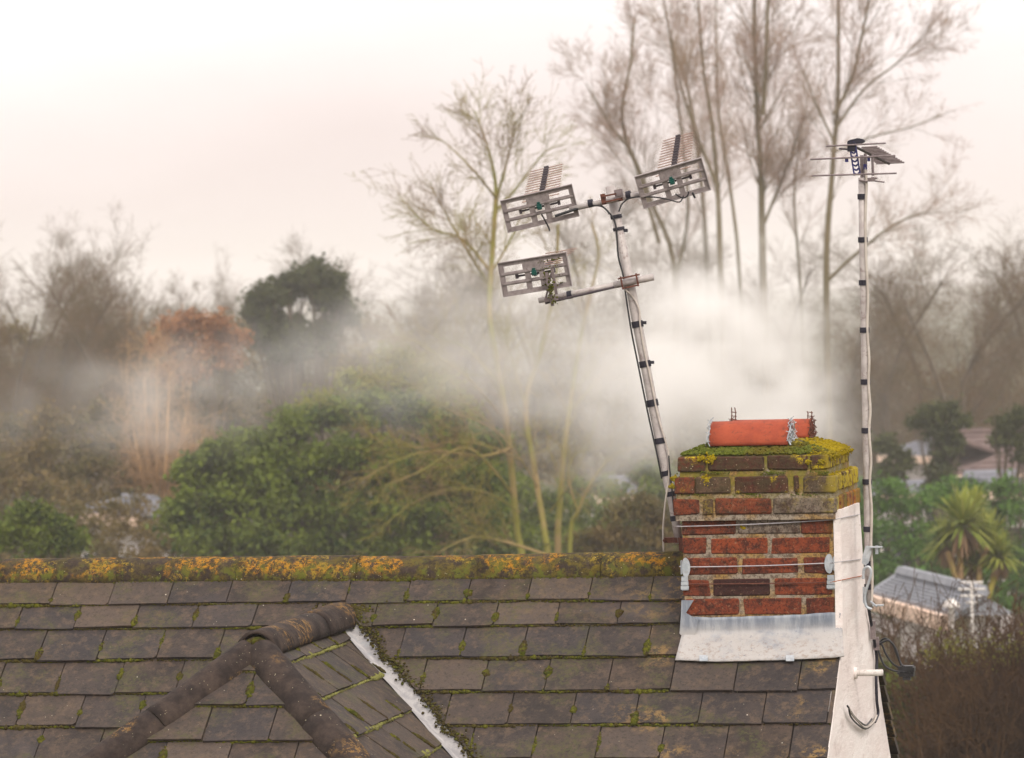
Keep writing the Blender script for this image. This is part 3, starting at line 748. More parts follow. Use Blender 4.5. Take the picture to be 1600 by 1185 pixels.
bg_.obj('moss', M['moss'], house); bd_.obj('dark_moss', M['moss_dark'], house); bp_.obj('pale_moss', M['moss_pale'], house)

# lead flashing
def lead(poly_px, depth_fn, name='flashing', t=.003):
    pass
m = MB(); yF = -.006
Pf = lambda px, py, y=yF: atY(px, py, y)
ApL = lambda px, py, h=.026: main_pt(px, py, h)
top = [Pf(x_, y_) for x_, y_ in ((1067, 964), (1120, 965), (1180, 963), (1240, 961), (1304, 957), (1312, 960))]
mid = [Pf(x_, y_) for x_, y_ in ((1066, 989), (1120, 989), (1180, 988), (1240, 986), (1304, 983), (1316, 981))]
bot = [ApL(x_, y_) for x_, y_ in ((1055, 1031), (1120, 1033), (1180, 1032), (1240, 1030), (1300, 1027), (1319, 1025))]
rowsL = []
for a_, b_ in ((top, mid), (mid, bot)):
    for k in range(5): rowsL.append([a_[i] + (b_[i] - a_[i]) * k / 5 for i in range(6)])
rowsL.append(bot)
V = []
for r_, row in enumerate(rowsL):
    pts = smooth_path(row, 6)
    for p in pts: V.append(p + M_n * (rm.uniform(-.0012, .0012)) + np.array([0, -.001 * (r_ == 5), 0]))
W_ = len(pts); Fc = [(j * W_ + i, (j + 1) * W_ + i, (j + 1) * W_ + i + 1, j * W_ + i + 1) for j in range(len(rowsL) - 1) for i in range(W_ - 1)]
m.add(V, Fc); fo_ = m.obj('flashing', M['lead'], ch, True)
md = fo_.modifiers.new('thickness', 'SOLIDIFY'); md.thickness = .004; md.offset = -1
m = MB(); q = [Pf(x_, y_, -.012) for x_, y_ in ((1065, 938), (1084, 938), (1072, 958), (1091, 969), (1087, 992), (1081, 1002), (1074, 1003), (1062, 990), (1064, 965))]
m.prism(q, (0, -.004, 0)); tag(m.obj('flashing_corner', M['lead'], ch), label='folded lead corner piece')
for p in (1099, 1234):
    a_ = ApL(p - 6, 1025, .028); b_ = ApL(p + 7, 1025, .028); c_ = ApL(p + 7, 1034, .028); d_ = ApL(p - 6, 1034, .028)
    m = MB(); m.prism([a_, d_, c_, b_], M_n * .004); m.obj('flashing_clip', M['galv'], ch)
# lead soaker sheet to the right of the flashing at the verge corner is part of the flashing

# ------------------------------------------------------------------ half round terracotta covers over the flues, with wire guards
def cover(label, pxa, pxb, ytop, ybot, Y, guard_l, guard_r):
    a = atY(pxa, ybot, Y); b = atY(pxb, ybot, Y); r = abs(atY(pxa, ytop, Y)[2] - a[2]) * .98
    za = (a[2] + b[2]) / 2
    e_ = empty('chimney_cover', ((a[0] + b[0]) / 2, Y, za), label, 'flue cover', 'terracotta covers on the chimney top')
    m = shell((a[0], Y, za), (b[0], Y, za), r, (0, 0, 1), t=.013, a0=0, a1=180, n=20, wob=.0004, nl=4); m.obj('clay_tile', M['terra'], e_, True)
    for side, X in ((0, a[0] - .004), (1, b[0] + .004)):
        if not (guard_l, guard_r)[side]: continue
        m = MB()
        for k in range(9):                     # wavy wire mesh across the open end
            ang = math.pi * (k + .5) / 9; rr2 = r * 1.16
            p = [(X, Y + math.cos(ang) * rr2 * t, za + math.sin(ang) * rr2 * t) for t in (.15, .4, .65, .85, 1.0)]
            p = [np.array(q_) + np.array([(.009, -.009)[(i_ + k) % 2] * 1.0, 0, 0]) for i_, q_ in enumerate(p)]
            m.tube(p, .0016, 4)
        for q2 in (.35, .6, .85, 1.04):
            m.tube([(X + .007 * math.sin(k * 2.2), Y + math.cos(math.pi * k / 12) * r * q2, za + math.sin(math.pi * k / 12) * r * q2) for k in range(13)], .0017, 4)
        m.obj('wire_guard', M['galv'] if pxa < 1130 else M['rust'], e_)
    return e_
cover('front terracotta half round cover lying on the mossy chimney top', 1114, 1236, 657, 695, .12, True, True)
cover('rear terracotta half round cover half hidden behind the front one', 1146, 1268, 655, 684, .42, True, True)
rear_cover = [o for o in bpy.data.objects if o.name.startswith('chimney_cover')][-1]
for px0, s0_ in ((1143, 1), (1149, 0), (1268, 1), (1262, 0)):
    m = MB(); m.tube([atY(px0, 660, .42), atY(px0 + .5, 646, .42), atY(px0 - 1 + s0_, 637 + 6 * (px0 > 1200), .42)], .002, 4)
    if s0_:
        for y_ in (644, 650, 655): w0 = px0 - 1 if px0 < 1200 else px0 - 7; m.tube([atY(w0, y_, .42), atY(w0 + 9, y_ + 1, .42)], .0015, 4)
    m.obj('bent_guard_wire', M['rust'], rear_cover)

# ------------------------------------------------------------------ wire lashing with corner plates
la = empty('wire_lashing', atY(1185, 900, -.01), 'steel wire lashing round the chimney with galvanised corner plates', 'wire lashing')
def wire(pts_front, side_end, mat, r=.0022, label=None, side_mat=None):
    f = [atY(a, b, -.010) for a, b in pts_front]
    m = MB(); m.tube(smooth_path(f, 4), r, 6); m.obj('wire', M[mat], la)
    m = MB(); m.tube([f[-1], atX(pts_front[-1][0] + 3, pts_front[-1][1] - .5, XW + .004), atX(side_end[0], side_end[1], XW + .004)], r * .8, 6); m.obj('wire', M[side_mat or mat], la)
    m = MB(); m.tube([f[0], f[0] + (-.012, .012, 0), f[0] + (-.012, .66, .0)], r, 6); m.obj('wire', M[mat], la)
wire([(1062, 823), (1120, 821.5), (1200, 818.5), (1260, 815), (1303, 812)], (1343, 804), 'wire')
wire([(1066, 886), (1100, 886), (1200, 884), (1298, 880)], (1345, 874), 'wire')
wire([(1068, 913), (1150, 912.5), (1230, 911.5), (1298, 910)], (1352, 899), 'rust', side_mat='rustw')
for px, py, sgn in ((1071, 887, -1), (1296, 881, 1)):
    c = atY(px, py, -.012); m = MB()
    ringp = [c + np.array([(.0 if sgn < 0 else .0) + .018 * math.cos(a) * (1 if (math.cos(a) > 0) == (sgn < 0) else .75), 0, .036 * math.sin(a)]) for a in np.linspace(0, 2 * math.pi, 20, endpoint=False)]
    m.prism(ringp, (0, -.003, 0)); m.box(c + (-.016 * -sgn if sgn > 0 else -.016, .02, 0), (.003, .045, .05)); m.obj('corner_plate', M['galv'], la)
for px, py in ((1070, 912), (1298, 910)):
    c = atY(px, py, -.012); m = MB()
    for k in range(3): m.box(c + (0, -.001, -.016 + k * .016), (.030 - .003 * k, .004 + .004 * (k % 2), .013))
    m.box(c + (.0, .004, 0), (.024, .004, .052)); m.obj('corner_plate', M['galv'], la)

# ------------------------------------------------------------------ aerial masts
TAPE = lambda m_, p, q, r: m_.tube([p, q], r, 12)
YM = .34
def tube_along(pts): return [np.array(p, float) for p in pts]
mast = empty('aerial_mast', atY(1060, 850, YM), 'leaning grey mast left of the chimney with two cross arms', 'aerial mast', 'aerial masts')
mp_ = [atY(a, b, YM) for a, b in ((953, 291), (985, 447), (996, 507), (1008, 569), (1019.5, 630), (1031.5, 689), (1040, 738), (1048, 772), (1055, 810), (1061, 850))]
mr = [.0185, .0185, .019, .019, .019, .019, .0185, .017, .016, .015]
m = MB(); m.tube(mp_, mr, 16); m.obj('pole', M['pole'], mast, True)
def interp(poly_, ypx):
    P = [(proj(p)[1], p) for p in poly_]
    for (y0, a), (y1, b) in zip(P, P[1:]):
        if y0 <= ypx <= y1: t = (ypx - y0) / (y1 - y0); return a + (b - a) * t
    return P[-1][1]
for ty, w_, fl in ((339, .014, 0), (358, .012, 1), (507, .024, 1), (569, .024, 1), (630, .026, 0), (689, .022, 0), (740, .02, 0), (772, .018, 0), (810, .02, 1)):
    c = interp(mp_, ty); dr = interp(mp_, ty + 4) - c; dr /= np.linalg.norm(dr)
    m = MB(); m.tube([c - dr * w_ / 2, c + dr * w_ / 2], .0222 if ty < 735 else .0195, 14)
    if fl: m.box(c + rt * .022 + fw * -.004 + (0, 0, (.006 if ty != 358 else -.006)), (.024, .012, .012), X=rt, Y=fw, Z=up)
    m.obj('tape_band', M['tape'], mast)
for pts in ([(949, 300), (955, 330), (962, 350), (966, 362)], [(966, 345), (969, 356), (969, 370)]):
    pass
# cables on the mast
m = MB(); m.tube(smooth_path([atY(a, b, YM - .02) for a, b in ((938, 320), (952, 333), (962, 352), (966, 400), (974, 432), (979, 470), (987, 520), (998, 575), (1008, 625), (1018, 672), (1027, 712), (1034, 748))], 5), .0035, 6); m.obj('cable', M['cable'], mast, True)
m = MB(); m.tube(smooth_path([atY(a, b, YM - .022) for a, b in ((976, 452), (990, 466), (999, 485), (1000, 505), (1006, 545), (1016, 590), (1028, 650), (1040, 690), (1045, 712), (1045, 745), (1039, 790), (1036, 830), (1037, 862))], 5), .0035, 6); m.obj('cable', M['cablep'], mast, True)
m = MB(); m.tube(smooth_path([atY(a, b, YM - .024) for a, b in ((1045, 712), (1047, 740), (1050, 765), (1053, 800))], 5), .003, 6); m.obj('cable', M['cable'], mast, True)
# cross arms, clamps
A0, A1 = atY(890, 327, YM - .035), atY(1004, 303, YM - .035)
m = MB(); m.tube([A0, A1], .0105, 12); m.obj('cross_arm', M['pole'], mast, True)
B0, B1 = atY(842, 470, YM - .035), atY(1021, 433, YM - .035)
m = MB(); m.tube([B0 + (B1 - B0) * .0, B0 + (B1 - B0) * .72], [.0105, .0105], 12); m.tube([B0 + (B1 - B0) * .66, B1], .0135, 12); m.obj('cross_arm', M['pole'], mast, True)
m = MB(); m.tube([atY(852, 474, YM - .05), atY(960, 449, YM - .06)], .0045, 8); m.obj('stay_rod', M['boom'], mast)
ax = (A1 - A0) / np.linalg.norm(A1 - A0); az = np.cross(ax, np.array([0, 1., 0])); az = -az if az[2] < 0 else az
def clampset(c, tone, w, h, parent=mast):
    m = MB()
    m.box(c + ax * -w + (0, -.014, 0), (.016, .022, h), X=ax, Z=az); m.box(c + ax * w + (0, -.014, 0), (.016, .022, h), X=ax, Z=az)
    m.box(c + az * h * .25 + (0, -.03, 0), (w * 2.2, .008, .006), X=ax, Z=az); m.box(c - az * h * .3 + (0, -.03, 0), (w * 2.2, .008, .006), X=ax, Z=az)
    for s_ in (-1, 1): m.tube([c + ax * w * s_ + (0, -.036, 0) + az * h * .25, c + ax * w * s_ + (0, .03, 0) + az * h * .25], .004, 6)
    m.obj('clamp', M[tone], parent)
clampset(atY(957, 309, YM - .03), 'rust', .032, .040)
m = MB(); m.box(atY(967, 303, YM - .05), (.030, .02, .032), X=ax, Z=az); m.box(atY(967, 302, YM - .062), (.018, .01, .02), X=ax, Z=az); m.obj('clamp', M['alud'], mast)
m = MB(); cB = atY(985, 440, YM - .04)
for s_ in (-1, 1): m.tube([cB + ax * .03 * s_ + az * .025 + (0, -.02, 0), cB + ax * .03 * s_ - az * .025 + (0, -.02, 0)], .0035, 6)
m.box(cB + az * .018 + (0, -.016, 0), (.085, .008, .006), X=ax, Z=az); m.box(cB - az * .02 + (0, -.016, 0), (.06, .008, .006), X=ax, Z=az); m.obj('clamp', M['rust'], mast)
for px, py in ((923, 318), (982, 305), (890, 461)):
    c = atY(px, py, YM - .035); m = MB(); m.tube([c - ax * .009, c + ax * .009], .0155, 12); m.obj('tape_band', M['tape'], mast)
m = MB(); c = atY(1052, 844, YM); m.box(c, (.075, .03, .020)); m.tube([c + (-.03, -.03, 0), c + (-.03, .03, 0)], .006, 6); m.box(c + (.04, -.01, -.015), (.03, .03, .05)); m.obj('wall_bracket', M['rust'], mast)
m = MB()
m.tube(smooth_path([atY(a, b, YM - .045) for a, b in ((925, 321), (940, 323), (948, 329), (952, 335))], 5), .003, 6)
m.tube(smooth_path([atY(a, b, YM - .045) for a, b in ((967, 331), (972, 319), (984, 310), (1000, 308), (1020, 308), (1040, 311))], 5), .003, 6); m.obj('cable', M['cable'], mast, True)

# ------------------------------------------------------------------ panel aerials
def antenna(label, cpx, cpy, wpx, hpx, lpx, tip, Lb, ndir, Yc, mossy=False, fold=1.0, clampx=0):
    C0 = atY(cpx, cpy, Yc); Xp = atY(cpx + lpx[0] / 2, cpy + lpx[1] / 2, Yc) - atY(cpx - lpx[0] / 2, cpy - lpx[1] / 2, Yc)
    Xp /= np.linalg.norm(Xp); T = atY(tip[0], tip[1], Yc + Lb) - C0; Bd = T / np.linalg.norm(T); Xp -= Bd * np.dot(Xp, Bd); Xp /= np.linalg.norm(Xp); Zp = np.cross(Xp, Bd)
    sc_ = np.linalg.norm(C0 - CAM) / F; w, h = wpx * sc_, hpx * sc_
    e_ = empty('tv_aerial', C0, label, 'tv aerial', 'panel tv aerials on the leaning mast')
    A = lambda u_, v_, d=0: C0 + Xp * u_ + Zp * v_ + Bd * d
    m = MB(); t = .006; fb = h * .125
    def bar(u0, v0, u1, v1, th_=t, d=0):
        m.box(A((u0 + u1) / 2, (v0 + v1) / 2, d), (abs(u1 - u0), th_, abs(v1 - v0)), X=Xp, Y=Bd, Z=Zp)
    W2, H2 = w / 2, h / 2
    bar(-W2, H2 - fb, W2, H2); bar(-W2, -H2, W2, -H2 + fb)
    bar(-W2, -H2 + fb, -W2 + fb * 1.1, H2 - fb); bar(W2 - fb * 1.1, -H2 + fb, W2, H2 - fb)
    in0, in1 = -H2 + fb, H2 - fb; rh = (in1 - in0 - 2 * fb * .85) / 3
    y1_ = in0 + rh; y2_ = y1_ + fb * .85 + rh
    iw = W2 - fb * 1.1
    bar(-iw, y1_, iw, y1_ + fb * .85); bar(-iw, y2_, iw, y2_ + fb * .85)
    cw = w * .085
    for v0, v1 in ((in0, y1_), (y1_ + fb * .85, y2_), (y2_ + fb * .85, in1)):
        if v0 > y2_: bar(-cw * 1.9, v0, cw * 1.9, v1)
        else:
            bar(-cw * 1.7, v0, -cw * .75, v1, d=.0); bar(cw * .75, v0, cw * 1.7, v1)
    # folded lips around the frame, so the press-formed panel has depth
    for v in (H2, -H2): m.box(A(0, v, -.005), (w, .014, .003), X=Xp, Y=Bd, Z=Zp)
    for u_ in (W2, -W2): m.box(A(u_, 0, -.005), (.003, .014, h + .003), X=Xp, Y=Bd, Z=Zp)
    for v in (y1_ + fb * .42, y2_ + fb * .42): m.box(A(0, v, -.006), (w - .01, .006, fb * .35), X=Xp, Y=Bd, Z=Zp)
    m.obj('reflector', M['alu'], e_)
    m = MB(); m.box(A(0, h * .06, -.012), (.018, .020, .020), X=Xp, Y=Bd, Z=Zp); m.box(A(0, h * .06 + .014, -.010), (.011, .014, .008), X=Xp, Y=Bd, Z=Zp); m.box(A(0, h * .06, -.026), (.010, .008, .010), X=Xp, Y=Bd, Z=Zp); m.obj('boom_cap', M['green'], e_)
    m = MB()
    m.box(A(0, h * .02, .016), (w * .56, .006, .007), X=Xp, Y=Bd, Z=Zp)
    for u_ in (-w * .27, w * .27): m.box(A(u_, h * .02, .012), (.010, .02, .016), X=Xp, Y=Bd, Z=Zp)
    m.obj('dipole', M['boom'], e_)
    Lr = np.linalg.norm(T); m = MB(); m.box(A(0, 0, Lr / 2), (.011, Lr, .013), X=Xp, Y=Bd, Z=Zp); m.obj('boom', M['boom'], e_)
    for k in range(ndir):
        d = Lr * (.20 + .80 * k / (ndir - 1)) - .01; hl = (w * .265) * (1 - .10 * k / ndir)
        m = MB(); m.tube([A(-hl, .010, d), A(hl, .010, d)], .0021, 5); m.obj('director', M['rod'], e_)
        if not mossy: m = MB(); m.box(A(0, .012, d), (.020, .007, .012), X=Xp, Y=Bd, Z=Zp); m.obj('rod_holder', M['boom'], e_)
    return e_, A, Xp, Zp, Bd
aw = .02
a1_, A1f, *_ = antenna('upper left panel aerial on the leaning mast, rods rising behind it', 843.5, 325.5, 114, 51, (112, -24), (855, 266), .95, 13, YM - .05)
a2_, A2f, *_ = antenna('right hand panel aerial on the leaning mast, highest of the three', 1051, 286, 108, 52, (106, -28.5), (1061, 217), .95, 14, YM - .05)
a3_, A3f, X3, Z3, B3 = antenna('lower left panel aerial on the long arm, streaked green with moss', 836, 429, 109, 53, (107, -17), (878, 396), .75, 8, YM - .06, True)
# tail leads and mount of each
m = MB(); m.tube(smooth_path([A1f(.002, -.02, -.02), A1f(.01, -.05, -.02), A1f(.016, -.075, -.02), A1f(.017, -.09, -.02)], 4), .003, 6); m.tube([atY(867, 338, YM - .06), atY(903, 326, YM - .04)], .006, 6); m.obj('cable', M['cable'], a1_)
m = MB(); m.tube(smooth_path([A2f(.0, -.04, -.02), A2f(.02, -.062, -.02), A2f(.04, -.06, -.02), A2f(.05, -.045, -.02)], 4), .003, 6); m.tube([A2f(.062, -.052, -.02), A2f(.066, -.075, -.02)], .004, 6); m.tube(smooth_path([atY(1006, 308, YM - .06), atY(1030, 309, YM - .06), atY(1048, 313, YM - .06), atY(1062, 316, YM - .06), atY(1068, 306, YM - .06)], 4), .0025, 6); m.obj('cable', M['cable'], a2_)
m = MB(); m.box(atY(859, 452, YM - .09), (.012, .012, .13), X=X3, Z=Z3); m.box(atY(866, 440, YM - .08), (.010, .012, .10), X=X3, Z=Z3); m.tube([atY(852, 470, YM - .06), atY(862, 425, YM - .09)], .004, 6); m.box(atY(862, 468, YM - .06), (.05, .03, .014), X=X3, Z=Z3); m.obj('mounting_bracket', M['alud'], a3_)
bm3 = Blobs(9)
for _ in range(110):
    t = rm.random(); p = atY(855 + 10 * t + rm.gauss(0, 4), 425 + 50 * t, YM - .10); bm3.add(p, (0, -1, 0), rm.uniform(.0015, .004))
for _ in range(120): bm3.add(A3f(rm.uniform(.02, .11), rm.choice((-.045, -.016, .018, .045)) + rm.gauss(0, .002), -.008), (0, -1, 0), rm.uniform(.0015, .003))
bm3.obj('moss', M['moss'], a3_)

# ------------------------------------------------------------------ right mast
YR = .30
mast2 = empty('aerial_mast', atY(1358, 950, YR), 'upright grey mast right of the chimney, banded with black tape', 'aerial mast', 'aerial masts')
p2 = [atY(a, b, YR) for a, b in ((1347, 278), (1348.5, 400), (1351, 520), (1353, 640), (1355, 760), (1357, 860), (1358.5, 950))]
m = MB(); m.tube(p2, .0145, 16); m.obj('pole', M['pole'], mast2, True)
for ty in (307.5, 375, 442, 516, 597, 673, 753, 827, 881, 917):
    c = interp(p2, ty); m = MB(); m.tube([c - (0, 0, .010), c + (0, 0, .010)], .0182, 14); m.obj('tape_band', M['tape'], mast2)
m = MB(); m.tube(smooth_path([atY(a, b, YR - .012) for a, b in ((1352, 262), (1354, 290), (1352, 340), (1353, 400), (1356, 460), (1355, 516), (1358, 560), (1357, 600), (1360, 640), (1358, 673), (1361, 720), (1359, 753), (1362, 800), (1361, 850), (1363, 900), (1362, 945))], 4), .0055, 6); m.obj('cable', M['cablep'], mast2, True)
# galvanised wall bracket
m = MB()
m.prism([atY(a, b, YR - .03) for a, b in ((1353, 853), (1361, 853), (1362, 862), (1357, 880), (1352, 884), (1347, 880), (1348, 868))], (0, -.004, 0))
m.box(atY(1369, 855, YR - .03), (.045, .03, .005)); m.tube([atY(1370, 853, YR - .03), atY(1370, 866, YR - .03)], .006, 8)
m.tube(smooth_path([atY(a, b, YR - .05) for a, b in ((1349, 905), (1350, 890), (1357, 886), (1361, 893), (1359, 905), (1354, 920), (1351, 935), (1354, 948), (1362, 952))], 5), .0052, 8)
m.box(atY(1372, 946, YR - .03), (.040, .03, .005)); m.tube([atY(1360, 940, YR - .03), atY(1370, 948, YR - .05)], .004, 6); m.box(atY(1351, 930, YR - .01), (.012, .02, .06)); m.obj('wall_bracket', M['galv'], mast2)
# the aerial on it
C0 = atY(1333, 248, YR - .03)
an = empty('tv_aerial', C0, 'small navy framed aerial with long cross rods atop the upright mast', 'tv aerial')
m = MB()
T0, T1 = atY(1332, 226, YR - .05), atY(1339.5, 274, YR - .05); zd = (T0 - T1) / np.linalg.norm(T0 - T1); xd = np.array([1., 0, .02]); xd -= zd * np.dot(xd, zd); xd /= np.linalg.norm(xd)
H = np.linalg.norm(T0 - T1); px_ = 1 / 425.
for s_ in (-1, 1): m.box((T0 + T1) / 2 + xd * s_ * 4.7 * px_, (2.2 * px_, .008, H), X=xd, Z=zd)
for k in range(8):
    c = T1 + zd * (H * (.03 + .97 * k / 7)); hh = 2.6 * px_
    if k >= 6: hh = 5 * px_
    for s_ in (-1, 1):
        d1 = xd * s_ * .78 + zd * .55; d1 /= np.linalg.norm(d1); d2 = np.cross(d1, (0, 1, 0))
        m.box(c + xd * s_ * 2.1 * px_ + zd * .8 * px_, (5.2 * px_, .0078, hh), X=d1, Z=d2)
m.obj('chevron_frame', M['navy'], an)
m = MB(); c = atY(1337, 222, YR - .05); ringp = [c + np.array([.032 * math.cos(a), 0, .011 * math.sin(a) + (.003 if math.cos(a) > 0 else 0)]) for a in np.linspace(0, 2 * math.pi, 18, endpoint=False)]
m.prism(ringp, (0, .035, 0)); m.box(atY(1331, 230, YR - .04), (.030, .03, .034)); m.obj('dipole_housing', M['tape'], an)
for (a, b, c_, d) in ((1290.6, 228.8, 1384, 224), (1266, 249.4, 1399, 243.5), (1268.5, 275, 1401, 271)):
    m = MB(); m.tube([atY(a, b, YR - .06), atY(c_, d, YR - .06)], .0032, 8); m.obj('reflector_rod', M['rod'] if False else M['alud'], an)
m = MB(); m.tube([atY(1311, 232.5, YR - .03), atY(1328, 234, YR - .03)], .004, 6); m.obj('dipole', M['boom'], an)
b0_, b1_ = atY(1335, 229, YR - .02), atY(1389, 256, YR + 1.0)
m = MB(); m.tube([b0_, b1_], .0055, 8); m.obj('boom', M['boom'], an)
for k in range(13):
    t = k / 12; l0 = atY(1346 + 23 * t, 231 + 25 * t, YR + .1 + .9 * t); r0_ = atY(1371 + 42 * t, 229.5 + 24.5 * t, YR + .1 + .9 * t)
    m = MB(); m.tube([l0, r0_], .0036, 5); m.obj('director', M['alud'], an)
m = MB(); m.tube([atY(1352, 240, YR), atY(1353, 284, YR)], .006, 8); m.tube([atY(1363, 240, YR), atY(1364, 275, YR)], .005, 8)
m.tube([atY(1342, 282, YR - .02), atY(1356, 284, YR - .02)], .004, 6); m.box(atY(1361, 281, YR), (.03, .03, .014)); m.tube([atY(1361, 278, YR - .01), atY(1371, 279, YR - .01)], .004, 6); m.tube([atY(1366, 283, YR), atY(1382, 285, YR)], .003, 6); m.box(atY(1347, 262, YR + .01), (.012, .02, .09)); m.obj('clamp', M['alud'], an)
m = MB(); m.box(atY(1352, 261, YR - .01), (.012, .014, .020)); m.box(atY(1357.5, 249, YR - .01), (.010, .014, .016)); m.box(atY(1323, 251, YR - .05), (.012, .012, .012)); m.obj('plastic_clip', M['navy'], an)

# ------------------------------------------------------------------ cables, splitter and pipe on the gable wall
XC = XW + .012
cb = empty('cable_run', atX(1371, 1060, XC), 'black cables looping down the white gable wall to a connector box', 'cable')
m = MB(); m.tube(smooth_path([atX(a, b, XC) for a, b in ((1357, 950), (1360, 968), (1364, 990), (1367, 1008), (1370, 1030), (1369, 1060), (1370, 1095), (1372, 1115), (1367, 1128))], 5), [.006] * 41, 8); m.obj('taped_cable', M['tape'], cb, True)
YC = .95
m = MB(); m.box(atY(1364, 985, .75), (.02, .02, .07)); m.box(atY(1369, 1006, .85), (.022, .02, .05)); m.obj('cable_sheath', M['alud'], cb)
for k, pts in enumerate([((1371, 1008), (1382, 998), (1394, 1006), (1402, 1025), (1408, 1040)), ((1371, 1008), (1378, 1008), (1384, 1022), (1396, 1038), (1412, 1046)), ((1371, 1009), (1374, 1022), (1382, 1040), (1396, 1048), (1412, 1050)), ((1373, 1007), (1388, 1001), (1399, 1013), (1407, 1036), (1413, 1042))]):
    m = MB(); m.tube(smooth_path([atY(a, b, YC - .05 * k * .3) for a, b in pts], 6), .0042, 7); m.obj('cable', M['cable'], cb, True)
m = MB(); c = atY(1417, 1046, YC); m.box(c, (.062, .06, .016)); m.box(c + (0, 0, -.018), (.056, .05, .017)); m.box(c + (0, 0, -.034), (.030, .04, .012)); m.box(c + (.0, 0, .011), (.05, .05, .006))
for k in range(3): m.tube([c + (-.028 + .02 * k, -.03, -.01), c + (-.028 + .02 * k, -.045, -.012)], .005, 6)
m.obj('connector_box', M['cable'], cb)
for k, pts in enumerate([((1325, 1104), (1331, 1116), (1341, 1128), (1352, 1137), (1364, 1130), (1370, 1118)), ((1324, 1103), (1335, 1120), (1346, 1130), (1354, 1133), (1362, 1124)), ((1326, 1105), (1330, 1121), (1345, 1136), (1356, 1138), (1368, 1126))]):
    m = MB(); m.tube(smooth_path([atX(a, b, XC + .004) for a, b in pts], 6), .0034, 7); m.obj('cable', M[('cablep', 'cable', 'cable')[k]], cb, True)
m = MB(); m.tube([(XW - .02, *yz(1335, 1052)), (XW + .10, *yz(1335, 1052))], .012, 14)
st = empty('pipe_stub', atX(1335, 1052, XW), 'short white pipe stub sticking out of the gable wall', 'pipe')
pp = atX(1335, 1052, XW); m = MB(); m.tube([pp + (-.02, 0, 0), pp + (.108, -.02, .003)], .012, 16); m.obj('pipe', M['whitep'], st, True)
m = MB(); m.tube([pp + (-.005, 0, 0), pp + (.010, 0, 0)], .022, 12); m.obj('mortar_collar', M['render'], st, True)

# ------------------------------------------------------------------ trees
class Segs:
    def __init__(s): s.a = []
    def add(s, p, q, r0_, r1_): s.a.append((*p, *q, r0_, r1_))
    def mesh(s, name, k=4):
        A = np.array(s.a); P, Q_, ra, rb_ = A[:, 0:3], A[:, 3:6], A[:, 6], A[:, 7]
        t = Q_ - P; t /= np.linalg.norm(t, axis=1, keepdims=True) + 1e-9
        ref = np.where(np.abs(t[:, 2:3]) < .9, np.array([[0, 0, 1.]]), np.array([[1., 0, 0]])); u = np.cross(t, ref); u /= np.linalg.norm(u, axis=1, keepdims=True); w = np.cross(t, u)
        an_ = 2 * np.pi * np.arange(k) / k; N = len(A)
        ring = np.cos(an_)[None, :, None] * u[:, None] + np.sin(an_)[None, :, None] * w[:, None]
        V = np.concatenate([P[:, None] + ring * ra[:, None, None], Q_[:, None] + ring * rb_[:, None, None]], 1).reshape(-1, 3)
        base = np.arange(N)[:, None] * 2 * k; i = np.arange(k); j = (i + 1) % k
        Fq = np.stack([base + i, base + j, base + k + j, base + k + i], -1).reshape(-1, 4)
        return mesh_np(name, V, Fq, True)
def rot_dir(d, ang, rng):
    a = rng.normal(size=3); a -= d * (a @ d); a /= np.linalg.norm(a) + 1e-9
    v = d * math.cos(ang) + a * math.sin(ang); return v / np.linalg.norm(v)
def grow(rng, thick, thin, p, d, length, r, depth, cfg):
    c = cfg[min(depth, len(cfg) - 1)]; n_ = c['n']; step = length / n_; last = depth >= len(cfg) - 1
    for i in range(n_):
        t = (i + 1) / n_
        d = d + rng.normal(size=3) * c['w']; d[2] += c['up'] ; d /= np.linalg.norm(d)
        q = p + d * step; r1 = max(r * (1 - t * .75), .0036) if not c.get('keep') else r * (1 - t * .5)
        r0_ = r * (1 - (i / n_) * .75)
        (thick if depth <= c.get('tk', 0) else thin).add(p, q, r0_, r1)
        if not last and t > c.get('start', .2):
            for _ in range(rng.poisson(.74 * c['kids'] * min(1.4, length / c['ref']) / n_ / (1 - c.get('start', .2)))):
                cd_ = rot_dir(d, rng.uniform(*c['ang']), rng)
                grow(rng, thick, thin, p + (q - p) * rng.random(), cd_, length * rng.uniform(*c['len']) * (1.15 - .45 * t), r1 * rng.uniform(.42, .68), depth + 1, cfg)
        p = q
NX = cfgx = None
def guided(rng, thick, thin, pts, r0_, r1, cfg, kids, klen, kang=(.4, .9), start=.25, depth=1):
    P = smooth_path(pts, 5); n_ = len(P)
    for i in range(n_ - 1):
        t = i / (n_ - 1); ra = r0_ + (r1 - r0_) * t; rb_ = r0_ + (r1 - r0_) * (i + 1) / (n_ - 1)
        thick.add(P[i], P[i + 1], ra, rb_)
        if t >= start:
            d = P[i + 1] - P[i]; d = d / (np.linalg.norm(d) + 1e-9)
            for _ in range(rng.poisson(kids / (n_ * (1 - start)))):
                grow(rng, thick, thin, P[i] + (P[i + 1] - P[i]) * rng.random(), rot_dir(d, rng.uniform(*kang), rng), klen * rng.uniform(.6, 1.3) * (1.15 - .4 * t), ra * rng.uniform(*RAT), depth, cfg)
def finish(e_, thick, thin, mt, mt2, k=6):
    for o_, s_, n_, mm_, kk in ((0, thick, 'trunk', mt, k), (0, thin, 'crown', mt2, 3)):
        if s_.a:
            for_ = s_.mesh(n_, kk); o = bpy.data.objects.new(n_, for_); COL.objects.link(o); for_.materials.append(M[mm_]); o.parent = e_; o.matrix_parent_inverse = Matrix.Translation(-e_.location)
RAT = (.16, .30)
